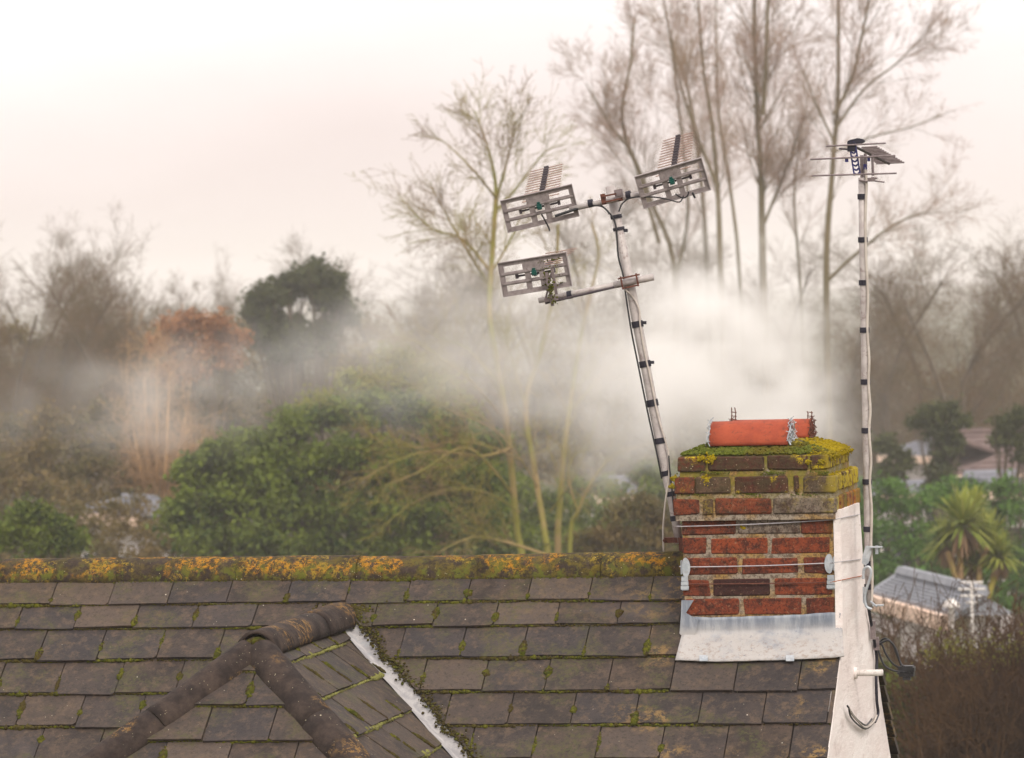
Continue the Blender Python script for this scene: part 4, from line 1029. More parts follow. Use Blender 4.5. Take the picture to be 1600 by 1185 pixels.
UPC = [dict(ref=2.0, n=6, w=.06, up=.05, kids=7, ang=(.35, .7), len=(.3, .5), start=.15, tk=1),
       dict(ref=1.3, n=6, w=.09, up=.06, kids=8, ang=(.35, .8), len=(.35, .6), start=.1, tk=1),
       dict(ref=.75, n=5, w=.10, up=.05, kids=8, ang=(.35, .8), len=(.45, .75), start=.1, tk=1),
       dict(ref=.42, n=4, w=.10, up=.04, kids=5, ang=(.3, .8), len=(.4, .8), start=.1, tk=1),
       dict(ref=.3, n=3, w=.10, up=.02, kids=0, ang=(.3, .8), len=(.4, .8), tk=1)]
SPC = [dict(ref=2.5, n=6, w=.10, up=.02, kids=7, ang=(.4, .9), len=(.35, .6), start=.15, tk=1),
       dict(ref=1.4, n=6, w=.13, up=.03, kids=7, ang=(.4, .9), len=(.4, .65), start=.1, tk=1),
       dict(ref=.8, n=5, w=.14, up=.03, kids=7, ang=(.4, .9), len=(.4, .7), start=.1, tk=1),
       dict(ref=.42, n=4, w=.13, up=.03, kids=3.4, ang=(.3, .9), len=(.45, .8), start=.1, tk=1),
       dict(ref=.3, n=3, w=.12, up=.02, kids=0, ang=(.3, .9), len=(.4, .8), tk=1)]
def grp(px, dist, py=430): return far(px, py, dist)
# --- tall bare poplars, about 100 m off
POP = [
 (100, [(1010, 880), (1057, 470), (1016, 310), (973, 195), (985, 100), (992, 30)], .10, 'bare tree left of the poplar row, leaning left and forking low', 16, 1.5),
 (104, [(1112, 900), (1106, 470), (1098, 310), (1078, 155), (1052, 70), (1028, -40)], .095, 'slim poplar leaning left above the right hand panel aerial', 16, 1.7),
 (98,  [(1132, 900), (1127, 460), (1122, 310), (1112, 190), (1098, 95), (1088, -60)], .115, 'tall poplar just right of the right hand panel aerial', 18, 1.8),
 (108, [(1165, 900), (1157, 460), (1146, 330), (1124, 185), (1120, 110), (1118, -60)], .085, 'thin poplar with a dark knot between two taller trunks', 15, 1.6),
 (99,  [(1196, 900), (1193, 460), (1189, 275), (1182, 155), (1178, 0), (1176, -90)], .145, 'thickest tall poplar directly above the chimney', 20, 2.0),
 (102, [(1262, 900), (1251, 460), (1241, 310), (1250, 230), (1262, 150)], .060, 'short thin tree between the thickest poplar and the right mast', 14, 1.3),
 (97,  [(1290, 900), (1291, 460), (1300, 275), (1309, 155), (1310, 0), (1312, -90)], .125, 'tall poplar just left of the upright aerial mast', 18, 2.1)]
for i, (dist, path, r, lab, kids, kl) in enumerate(POP):
    rng = np.random.default_rng(100 + i); e_ = empty('poplar_tree', foot(path[0][0], dist), lab, 'tree', 'tall bare poplars behind the chimney')
    tk_, tn_ = Segs(), Segs(); pts = [foot(path[0][0] + 2, dist)] + [far(a, b, dist + .3 * k) for k, (a, b) in enumerate(path[1:])]
    guided(rng, tk_, tn_, pts, r * .74, r * .18, UPC[1:], kids * 1.05, kl * .9, (.3, .7), .30)
    if i == 4: guided(rng, tk_, tn_, [far(1192, 180, dist), far(1196, 120, dist), far(1200, 0, dist), far(1204, -80, dist)], .06, .03, UPC, 10, 1.6, (.4, .8), .1)
    if i == 4: guided(rng, tk_, tn_, [far(1194, 350, dist), far(1218, 290, dist), far(1238, 240, dist), far(1252, 190, dist)], .04, .015, UPC, 10, 1.3, (.4, .8), .1)
    if i == 6:
        guided(rng, tk_, tn_, [far(1303, 180, dist), far(1330, 125, dist), far(1348, 50, dist), far(1365, -40, dist)], .05, .02, UPC, 12, 1.6, (.4, .8), .1)
        guided(rng, tk_, tn_, [far(1303, 205, dist), far(1350, 140, dist), far(1400, 100, dist), far(1440, 60, dist)], .035, .012, UPC, 12, 1.4, (.4, .8), .1)
        guided(rng, tk_, tn_, [far(1300, 240, dist), far(1360, 215, dist), far(1420, 200, dist), far(1470, 180, dist)], .03, .01, SPC, 12, 1.1, (.4, .8), .1)
        guided(rng, tk_, tn_, [far(1302, 220, dist), far(1275, 160, dist), far(1255, 110, dist)], .03, .01, UPC, 9, 1.2, (.4, .8), .1)
        guided(rng, tk_, tn_, [far(1292, 440, dist), far(1340, 395, dist), far(1400, 350, dist), far(1450, 330, dist)], .05, .015, SPC, 14, 1.5, (.4, .8), .1)
    if i == 0:
        guided(rng, tk_, tn_, [far(1030, 380, dist), far(990, 250, dist), far(950, 190, dist), far(915, 130, dist)], .05, .012, UPC, 14, 1.5, (.4, .8), .1)
        guided(rng, tk_, tn_, [far(1055, 440, dist), far(1075, 330, dist), far(1062, 180, dist), far(1048, 60, dist)], .05, .02, UPC, 14, 1.5, (.4, .8), .1)
    if i == 2: guided(rng, tk_, tn_, [far(1120, 290, dist), far(1085, 200, dist), far(1060, 120, dist), far(1045, 40, dist)], .05, .015, UPC, 12, 1.6, (.4, .8), .1)
    finish(e_, tk_, tn_, 't_pop', 'b_pop')
# --- mossy many-stemmed tree, 60 m
rng = np.random.default_rng(7); dist = 60
e_ = empty('mossy_tree', foot(852, dist), 'bare many stemmed tree with yellow green mossy branches rising behind the ridge', 'tree')
tk_, tn_ = Segs(), Segs(); fp = lambda L_: [far(a, b, dist + c) for a, b, c in L_]
for pth, r_, r2, kids, kl in (
 ([(838, 1290, 0), (818, 900, 0), (808, 830, 0), (795, 690, -.3), (778, 575, -.4), (765, 490, -.3), (769, 400, 0), (775, 310, .2)], .085, .05, 9, 1.1),
 ([(775, 310, .2), (772, 270, .3), (757, 215, .4), (742, 174, .5)], .045, .012, 12, .9),
 ([(775, 315, .2), (790, 260, 0), (800, 220, -.2), (806, 190, -.3)], .035, .010, 12, .8),
 ([(770, 430, 0), (724, 375, .6), (674, 357, .9), (624, 307, 1.2)], .038, .010, 14, .8),
 ([(768, 450, 0), (735, 400, -.5), (700, 340, -.6), (672, 290, -.8)], .036, .010, 14, .9),
 ([(775, 310, .2), (742, 269, -.4), (700, 227, -.5), (680, 215, -.5)], .028, .008, 12, .7),
 ([(775, 330, .2), (810, 290, .4), (850, 240, .5), (880, 225, .6)], .028, .008, 12, .8),
 ([(772, 420, .2), (800, 370, .4), (818, 330, .5), (840, 300, .6)], .028, .008, 10, .8),
 ([(860, 1290, 0), (856, 900, 0), (852, 840, 0), (837, 745, .3), (821, 633, .6), (842, 560, .8), (856, 500, .9), (868, 440, 1.0), (872, 350, 1.0)], .085, .028, 16, 1.1),
 ([(880, 1290, .3), (872, 880, .3), (874, 800, .4), (882, 700, .5), (893, 620, .7), (905, 540, .8), (920, 470, .9), (935, 400, 1.0), (925, 350, 1)], .080, .025, 16, 1.1),
 ([(890, 1290, -.3), (890, 870, -.3), (903, 800, -.4), (930, 745, -.5), (965, 708, -.6), (1005, 697, -.7), (1040, 690, -.8)], .06, .014, 14, .8),
 ([(903, 800, -.4), (888, 745, -.5), (900, 710, -.5), (940, 700, -.6)], .03, .010, 8, .6),
 ([(800, 700, -.3), (753, 713, -.8), (681, 705, -1.2), (627, 717, -1.5), (563, 751, -1.8)], .042, .010, 20, .9),
 ([(806, 780, 0), (760, 722, -.9), (720, 700, -1.2), (660, 735, -1.6), (600, 760, -1.9)], .034, .010, 16, .8),
 ([(790, 660, 0), (740, 600, -.8), (690, 560, -1.0), (640, 530, -1.2), (600, 525, -1.4)], .034, .010, 16, .9),
 ([(780, 600, 0), (730, 545, .8), (690, 530, 1.0), (645, 505, 1.2)], .030, .010, 14, .8),
 ([(822, 640, .5), (800, 560, .6), (790, 520, .6), (800, 470, .6)], .030, .010, 10, .8),
 ([(895, 640, .7), (930, 600, .8), (970, 560, .9), (1010, 545, 1.0)], .028, .008, 10, .8),
 ([(815, 720, -.2), (770, 700, -.9), (715, 690, -1.1), (650, 700, -1.3), (590, 690, -1.5)], .022, .008, 18, .8),
 ([(800, 690, -.2), (750, 660, -.9), (700, 640, -1.1), (640, 600, -1.3), (585, 590, -1.5)], .022, .008, 18, .8),
 ([(812, 800, -.2), (760, 770, -.9), (700, 765, -1.1), (640, 790, -1.3), (590, 830, -1.5)], .022, .008, 18, .8),
 ([(840, 760, .2), (800, 700, -.4), (740, 640, -.8), (690, 610, -1)], .020, .008, 14, .8),
 ([(860, 800, .1), (900, 740, -.4), (930, 660, -.6), (940, 600, -.6)], .020, .008, 14, .8),
 ([(840, 620, .6), (790, 590, .2), (730, 585, -.2), (680, 560, -.4)], .018, .007, 14, .8),
 ([(860, 870, -1), (800, 850, -1.2), (740, 840, -1.6), (690, 860, -2)], .04, .012, 14, .8)):
    guided(rng, tk_, tn_, fp(pth), r_ * .66, r2 * .7, SPC[1:], kids * 1.25, kl * .85, (.35, .85), .12 if r_ < .06 else .35, 1)
finish(e_, tk_, tn_, 't_mos', 'b_mos')
# --- wood of bare trees: three grown trees, copied
protos = []
for i in range(4):
    rng = np.random.default_rng(40 + i); tk_, tn_ = Segs(), Segs(); H_ = 9.0
    pts = [np.array([0, 0, 0.]), np.array([rng.normal() * .15, rng.normal() * .15, 2.5]), np.array([rng.normal() * .4, rng.normal() * .4, 5.5]), np.array([rng.normal() * .7, rng.normal() * .7, 8.6])]
    guided(rng, tk_, tn_, pts, .15, .03, SPC, 34, 3.0, (.4, 1.0), .14, 1)
    protos.append((tk_.mesh('trunk', 5), tn_.mesh('crown', 3))); protos[-1][0].materials.append(M['t_wood']); protos[-1][1].materials.append(M['b_wood'])
def bare(px, dist, top, lab, k, rz, group=None, wid=1.0):
    f_ = foot(px, dist); Ht = (far(px, top, dist)[2] - GZ); s_ = Ht / 9.6
    e_ = empty('bare_tree', f_, lab, 'tree', group); e_.scale = (s_ * wid, s_ * wid, s_); e_.rotation_euler.z = rz
    for nm, me in zip(('trunk', 'crown'), protos[k]): o = bpy.data.objects.new(nm, me); COL.objects.link(o); o.parent = e_
    return e_
GL = 'hazy bare trees at the left edge'
for a in ((75, 128, 432, 'small bare tree between the second and the broad third tree of the left wood', 3, 4.0), (200, 124, 440, 'bare tree between the tallest dark crown and the lower tree by the russet one', 2, 5.1), (15, 110, 440, 'short bare tree low at the left edge', 1, 3.3), (140, 140, 430, 'bare tree hidden behind the broad and the tallest crowns', 0, 4.4), (270, 138, 470, 'short bare tree right behind the russet tree, left of its middle', 3, 1.9), (-30, 120, 372, 'bare tree cut by the left edge of the photo', 0, 0), (38, 122, 402, 'second bare tree from the left edge, with a full brown crown', 3, 3.9), (62, 135, 425, 'thin bare tree behind the second full crown at the left', 1, 1.2), (112, 118, 418, 'broad bare tree left of the tallest dark bare crown', 2, 2.1), (165, 112, 400, 'tallest dark bare tree in the left wood', 3, .6), (240, 125, 458, 'lower bare tree left of the russet tree', 0, 2.8), (300, 150, 470, 'small faint bare tree behind the russet tree', 1, 3.5)): bare(*a, group=GL)
GM = 'brownish bare trees behind the green bush'
ORD = ['first', 'second', 'third', 'fourth', 'fifth', 'sixth', 'seventh', 'eighth', 'ninth', 'tenth', 'eleventh']
for i, a in enumerate(((560, 130, 432), (604, 120, 415), (650, 128, 402), (705, 118, 418), (750, 135, 430), (830, 140, 425))): bare(*a, ORD[i] + ' brownish bare tree right of the dark evergreen, counting rightwards', i % 4, i * 1.3, GM, 1.1)
GR = 'bare trees behind the upright mast on the right'
for i, a in enumerate(((1255, 135, 455), (1345, 130, 430), (1385, 118, 392), (1432, 122, 405), (1480, 112, 430), (1528, 116, 388), (1575, 126, 430), (1622, 120, 400), (1660, 125, 420))): bare(*a, ORD[i] + ' bare tree in the right hand wood, counting rightwards from the chimney', (i + 1) % 4, i * 1.7 + .5, GR, 1.15)
GB = 'faint bare trees far behind the poplars'
for i, a in enumerate(((930, 150, 330), (985, 160, 300), (1060, 155, 350), (1150, 160, 370), (1225, 150, 380))): bare(*a, ORD[i] + ' faint bare tree behind the poplar row, counting rightwards', i % 4, i * 2.2, GB, 1.0)
rng = np.random.default_rng(77)
e_ = bare(352, 230, 428, 'narrow faint tree standing alone on the far skyline', 2, .4, None, .28)

# --- leaves
def leaves(pos, size, rng, asp=.55):
    N = len(pos); a = rng.normal(size=(N, 3)); a /= np.linalg.norm(a, axis=1, keepdims=True); b = rng.normal(size=(N, 3)); b -= a * (a * b).sum(1, keepdims=True); b /= np.linalg.norm(b, axis=1, keepdims=True)
    s_ = size * rng.uniform(.6, 1.35, (N, 1)); a = a * s_ / 2; b = b * s_ * asp / 2
    V = np.stack([pos - a, pos + b - a * .1, pos + a, pos - b - a * .1], 1).reshape(-1, 3); return V, np.arange(N * 4).reshape(N, 4)
def clump_pts(rng, centres, per, sub=.28, sprays=26):
    out = []
    for (c, R) in centres:
        R = np.array([R, R, R * .85]) if np.isscalar(R) else np.array(R)
        d = rng.normal(size=(sprays, 3)); d /= np.linalg.norm(d, axis=1, keepdims=True); d[:, 2] = np.where(d[:, 2] < -.3, -d[:, 2], d[:, 2])
        cs = np.array(c) + d * R * rng.uniform(.35, 1.0, (sprays, 1)); n_ = max(3, per // sprays)
        q = cs[:, None] + rng.normal(size=(sprays, n_, 3)) * R * sub * rng.uniform(.5, 1.2, (sprays, 1, 1)); out.append(q.reshape(-1, 3))
    return np.concatenate(out)
def mass(name, px, dist, lab, cat, mat, centres, per, size, seed, stem=.10, group=None, kind=None, sub=.28, sprays=26, stemmat='t_wood', inner=True):
    """centres: (px, py, radius_px, depth offset m)"""
    rng = np.random.default_rng(seed); sc_ = dist / F; CS = [(far(a, b, dist + dz), r_ * sc_) for a, b, r_, dz in centres]
    V, Q_ = leaves(clump_pts(rng, CS, per, sub, sprays), size, rng)
    if kind:
        o = link(name, mesh_np(name, V, Q_), M[mat]); tag(o, lab, kind=kind); return o
    f_ = foot(px, dist); e_ = empty(name, f_, lab, cat, group)
    o = link('foliage', mesh_np('foliage', V, Q_), M[mat], e_)
    sg = Segs(); top = f_ + np.array([0, 0, .9])
    sg.add(f_, top, stem, stem * .8)
    for c, R in CS:
        mid_ = (top + c) / 2 + rng.normal(size=3) * .15; sg.add(top, mid_, stem * .6, stem * .4); sg.add(mid_, c, stem * .4, stem * .15)
        for _ in range(5): sg.add(mid_ + (c - mid_) * rng.random(), c + rng.normal(size=3) * R * .5, stem * .15, .004)
    me = sg.mesh('trunk', 5); link('trunk', me, M[stemmat], e_)
    return e_
mass('evergreen_tree', 470, 115, 'dark evergreen tree with cloud shaped crown on the skyline', 'tree', 'l_holm',
     [(488, 432, 30, 0), (512, 448, 30, .5), (470, 452, 24, .3), (425, 462, 30, 0), (402, 478, 22, .4), (440, 470, 22, .5), (528, 478, 24, .3), (540, 500, 18, .6), (420, 500, 26, .2), (462, 505, 12, .4), (505, 520, 22, .2), (440, 525, 34, 0), (470, 535, 34, .3), (410, 535, 28, .5), (500, 545, 30, .4), (455, 560, 36, 0), (395, 492, 16, 0), (505, 470, 18, 0), (452, 440, 14, 0)], 1000, .15, 1, .16, sub=.32)
mass('russet_tree', 310, 95, 'russet leaved tree left of the dark evergreen', 'tree', 'l_russ',
     [(270, 520, 26, 0), (300, 512, 26, .3), (335, 516, 26, 0), (365, 535, 22, .4), (250, 548, 24, 0), (285, 552, 28, .4), (322, 550, 28, 0), (355, 565, 24, .2), (300, 585, 28, 0), (262, 590, 22, 0)], 700, .11, 2, .10, sub=.35)
# golden willow
M['l_wil'] = m_leaf('tan_willow_leaves', (.33, .20, .11), (.26, .155, .085), (.38, .26, .15))
rng = np.random.default_rng(61); dist = 84; f_ = foot(245, dist); e_ = empty('willow_tree', f_, 'golden tan willow standing in the smoke below the russet tree', 'tree'); tk_, tn_ = Segs(), Segs()
for k, (x_, y_) in enumerate(((245, 560), (225, 590), (265, 585), (205, 650), (290, 650))):
    guided(rng, tk_, tn_, [f_ + rng.normal(size=3) * .05, far(245 + (x_ - 245) * .3, 820, dist), far(245 + (x_ - 245) * .7, 720, dist + rng.normal() * .4), far(x_, y_, dist + rng.normal() * .5)], .07, .012, SPC[1:], 26, .95, (.4, 1.1), .25)
finish(e_, tk_, tn_, 'b_wil', 'b_wil')
V, Q_ = leaves(clump_pts(rng, [(far(x_ + rng.normal() * 8, y_, dist + rng.normal() * .4), .42) for y_ in range(570, 860, 26) for x_ in (205, 232, 260, 288)], 110, .5, 14), .07, rng, .3); link('foliage', mesh_np('foliage', V, Q_), M['l_wil'], e_)
rng = np.random.default_rng(12); sg = Segs(); dist = 84
for i in range(70):
    px = rng.uniform(180, 315); y0 = rng.uniform(560, 740); p = far(px, y0, dist + rng.normal() * .4); d = np.array([rng.normal() * .2, rng.normal() * .2, -.6])
    for k in range(6):
        d = d + np.array([rng.normal() * .12, rng.normal() * .12, -.15]); d /= np.linalg.norm(d); q = p + d * rng.uniform(.2, .4); sg.add(p, q, .008, .006); p = q
tag(link('hanging_twigs', sg.mesh('hanging_twigs', 3), M['b_wil'], e_), kind='stuff')
# big evergreen bush
bc = [(600, 640, 40, .4), (560, 655, 42, .2), (500, 665, 42, 0), (450, 680, 42, 0), (640, 660, 42, .3), (690, 675, 42, .3), (735, 700, 42, .4), (385, 700, 42, 0), (335, 718, 36, -.1), (300, 745, 36, 0), (530, 720, 50, -.3), (460, 735, 50, -.3), (400, 760, 50, -.4), (600, 730, 50, -.3), (670, 745, 50, -.2), (740, 760, 46, -.1), (350, 790, 46, -.4), (290, 800, 40, -.3), (450, 800, 55, -.6), (530, 800, 55, -.6), (610, 810, 55, -.5), (690, 820, 50, -.4), (760, 830, 46, -.2), (320, 850, 50, -.5), (400, 860, 55, -.7), (490, 870, 55, -.8), (580, 870, 55, -.8), (660, 880, 50, -.5), (740, 880, 50, -.4)]
mass('evergreen_bush', 520, 66, 'big dark green evergreen bush filling the middle behind the roof ridge', 'bush', 'l_bush', bc + [(a_ + 18, b_ + 22, 52, .9) for a_, b_, r_, d_ in bc if b_ > 690], 1250, .10, 3, .07, sub=.24)
mass('flowering_bush', 600, 73, 'paler yellow green bush in the smoke behind the big dark bush', 'bush', 'l_yell', [(600, 600, 46, 0), (650, 590, 40, 0), (560, 625, 40, 0), (690, 615, 40, 0), (620, 560, 30, 0), (655, 640, 46, 0), (500, 640, 34, 0), (545, 600, 26, 0), (720, 660, 40, 0)], 800, .08, 4, .06, sub=.33)
mass('green_bush', 60, 55, 'mid green bush in the lower left corner above the ridge', 'bush', 'l_bush', [(50, 815, 34, 0), (85, 830, 32, 0), (20, 840, 36, 0), (110, 855, 32, 0), (60, 860, 40, 0), (-10, 850, 36, 0)], 1300, .06, 5, .05)
mass('scrub_bush', 1000, 62, 'green and rust brown bush between the mossy tree and the chimney', 'bush', 'l_olive', [(975, 805, 30, 0), (1010, 800, 32, 0), (1040, 815, 30, 0), (950, 845, 34, 0), (1000, 850, 40, 0), (1045, 855, 36, 0), (910, 860, 34, 0)], 1300, .06, 6, .05)
# scrub belts behind, hiding the field: nobody could count them
def belt(name, lab, mat, x0, x1, ytop, ybot, dist, rad, per, size, seed, jit=.5, holes=()):
    rng = np.random.default_rng(seed); cs = []
    y = ytop
    while y < ybot:
        x_ = x0 + rng.uniform(0, rad)
        while x_ < x1:
            w_ = 14 * math.sin(x_ * .021 + seed) + 9 * math.sin(x_ * .057 + seed * 2)
            if not any(h[0] < x_ < h[1] for h in holes): cs.append((x_ + rng.normal() * rad * .2, y + (w_ if y < ytop + 40 else 0) + rng.normal() * rad * .25, rad * rng.uniform(.7, 1.2), (y - ytop) * -.02 + rng.normal() * jit))
            x_ += rad * 1.15
        y += rad * 1.0
    return mass(name, 0, dist, lab, None, mat, cs, per, size, seed, kind='stuff')
belt('far_wood_scrub', 'brown green wood edge across the far field', 'l_olive', -420, 2000, 618, 760, 135, 42, 260, .20, 31)
belt('left_wood_scrub', 'hazy brown thicket below the left bare trees', 'l_olive', -80, 600, 545, 680, 128, 40, 380, .16, 36)
belt('left_scrub', 'dark olive scrub below the left bare trees', 'l_olive', -60, 235, 668, 900, 85, 36, 520, .10, 32)
belt('middle_scrub', 'dark scrub behind the mossy tree', 'l_bush', 700, 1080, 770, 900, 78, 32, 520, .09, 33)
belt('twiggy_scrub', 'brown scrub below the willow', 'l_olive', 120, 330, 800, 900, 72, 30, 420, .07, 34)
# right side greenery
mass('round_tree', 1470, 84, 'ivy clad round topped evergreen behind the cordyline palm', 'tree', 'l_holm', [(1455, 650, 22, 0), (1480, 648, 22, 0), (1500, 662, 18, 0), (1435, 665, 18, 0), (1468, 680, 24, 0), (1478, 710, 24, 0), (1470, 740, 24, 0), (1490, 690, 18, 0), (1465, 765, 22, 0), (1385, 700, 22, 0), (1405, 725, 24, 0), (1388, 745, 24, 0)], 900, .09, 7, .10)
mass('round_tree', 1585, 80, 'rounded evergreen tree cut by the right edge above the brown wall', 'tree', 'l_holm', [(1575, 668, 22, 0), (1600, 660, 26, 0), (1560, 690, 18, 0), (1590, 695, 26, 0), (1620, 690, 26, 0), (1600, 715, 18, 0)], 900, .09, 8, .10)
hc = []
rng = np.random.default_rng(9)
for y in range(772, 980, 26):
    for x_ in range(1345, 1640, 30): hc.append((x_ + rng.normal() * 7, y + rng.normal() * 6 + 5 * math.sin(x_ * .05), 24 * rng.uniform(.8, 1.2), (y - 790) * -.004 + rng.normal() * .15))
mass('hedge', 1480, 72, 'tall bright green hedge behind the cordyline palm and bungalow', 'hedge', 'l_hedge', hc, 420, .075, 10, .05)
# cordyline palm
def cordyline():
    dist = 60; e_ = empty('cordyline_palm', foot(1505, dist), 'cordyline palm with spiky green heads in front of the hedge', 'palm')
    rng = np.random.default_rng(15); heads = [(1505, 822, .62, 0), (1545, 848, .50, .5), (1478, 852, .46, .5), (1562, 872, .44, .0), (1522, 800, .40, .9), (1520, 880, .36, .4)]
    sg = Segs(); base = far(1512, 1005, dist); b2 = far(1538, 960, dist); b1 = far(1500, 930, dist)
    f_ = foot(1520, dist); sg.add(f_, base, .08, .07)
    for a, b in (((1512, 1005), (1503, 930)), ((1503, 930), (1500, 870)), ((1500, 870), (1503, 828)), ((1503, 930), (1480, 862)), ((1512, 1005), (1538, 950)), ((1538, 950), (1562, 880)), ((1532, 965), (1530, 890)), ((1530, 890), (1545, 852))): sg.add(far(*a, dist), far(*b, dist), .045, .04)
    link('trunk', sg.mesh('trunk', 7), M['b_mos'], e_)
    for hi, (a, b, ln, dz) in enumerate(heads):
        c = far(a, b, dist + dz)
        for mat_, nL, lo, hi_, nm in (('l_cord', 150, -.35, 1.45, 'leaf_head'), ('l_dead', 60, -1.45, -.7, 'dead_leaf_skirt')):
            V = []; Q_ = []
            for k in range(nL):
                az_ = rng.uniform(0, 6.283); el = rng.uniform(lo, hi_); l_ = ln * rng.uniform(.75, 1.1) * (1 if nm == 'leaf_head' else .7); d = np.array([math.cos(az_) * math.cos(el), math.sin(az_) * math.cos(el), math.sin(el)])
                sd_ = np.cross(d, [0, 0, 1]); sd_ /= np.linalg.norm(sd_) + 1e-9; w_ = .026
                p0 = c; p1 = c + d * l_ * .5 ; p2 = c + d * l_ + np.array([0, 0, -.22 * l_ * abs(math.cos(el))]); b_ = len(V)
                V += [p0 - sd_ * w_ * .5, p0 + sd_ * w_ * .5, p1 - sd_ * w_, p1 + sd_ * w_, p2 - sd_ * .004, p2 + sd_ * .004]; Q_ += [(b_, b_ + 1, b_ + 3, b_ + 2), (b_ + 2, b_ + 3, b_ + 5, b_ + 4)]
            link(nm, mesh_np(nm, V, Q_), M[mat_], e_)
cordyline()
# dark thicket lower right
def thicket(name, lab, cx, dist, x0, x1, ytop, mat, n_, seed, H_=1.6, leafmat=None):
    rng = np.random.default_rng(seed); f_ = foot(cx, dist); e_ = empty(name, f_, lab, 'bush'); tk_, tn_ = Segs(), Segs()
    for i in range(n_):
        px = rng.uniform(x0, x1); dz = rng.uniform(-1.2, 1.2); top = far(px, ytop + 25 * rng.random() + 10 * math.sin(px * .04), dist + dz); base = top - np.array([0, 0, H_]) + rng.normal(size=3) * .15
        g_ = np.array([base[0], base[1], GZ])
        if i % 5 == 0: tk_.add(g_, base, .02, .012)
        d = top - base; l_ = np.linalg.norm(d)
        grow(rng, tk_, tn_, base, d / l_, l_ * rng.uniform(.7, 1.1), .010, 0, [dict(ref=1.4, n=5, w=.16, up=.02, kids=9, ang=(.3, 1.0), len=(.3, .6), start=.0, tk=-1), dict(ref=.6, n=4, w=.18, up=.02, kids=5, ang=(.3, 1.0), len=(.35, .7), start=.0, tk=-1), dict(ref=.3, n=3, w=.15, up=0, kids=0, ang=(.3, 1), len=(.4, .8), tk=-1)])
    finish(e_, tk_, tn_, 't_wood', mat)
    return e_
e_ = thicket('thicket', 'dense dark brown twiggy thicket in the lower right corner', 1520, 34, 1478, 1680, 1012, 'b_dark', 420, 51, 1.6)
rng = np.random.default_rng(52)
V, Q_ = leaves(clump_pts(rng, [(far(x_, 1030 + rng.normal() * 8, 34), .17) for x_ in range(1470, 1680, 18)], 150, .4, 12), .035, rng); link('foliage', mesh_np('foliage', V, Q_), M['l_yell'], e_)
V, Q_ = leaves(clump_pts(rng, [(far(x_, y_, 35.5), .30) for x_ in range(1475, 1680, 36) for y_ in range(1080, 1260, 40)], 420, .3, 16), .06, rng); M['l_brown'] = m_leaf('brown_leaves', (.034, .024, .015), (.055, .038, .022), (.05, .046, .018)); o = link('foliage', mesh_np('foliage', V, Q_), M['l_brown'], e_); tag(o, 'dead brown leaves')
mass('green_bush', 1420, 36, 'dark green bush low down beside the white gable wall', 'bush', 'l_bush', [(1395, 1080, 26, 0), (1425, 1090, 30, 0), (1450, 1110, 30, .3), (1400, 1130, 36, 0), (1440, 1160, 40, 0), (1395, 1180, 36, 0), (1480, 1190, 40, .4), (1420, 1220, 40, 0), (1380, 1050, 14, .5)], 1500, .045, 11, .04)
thicket('bare_shrub', 'bare brown shrub in front of the white bungalow wall', 1430, 44, 1370, 1500, 945, 'b_dark', 34, 53, .9)

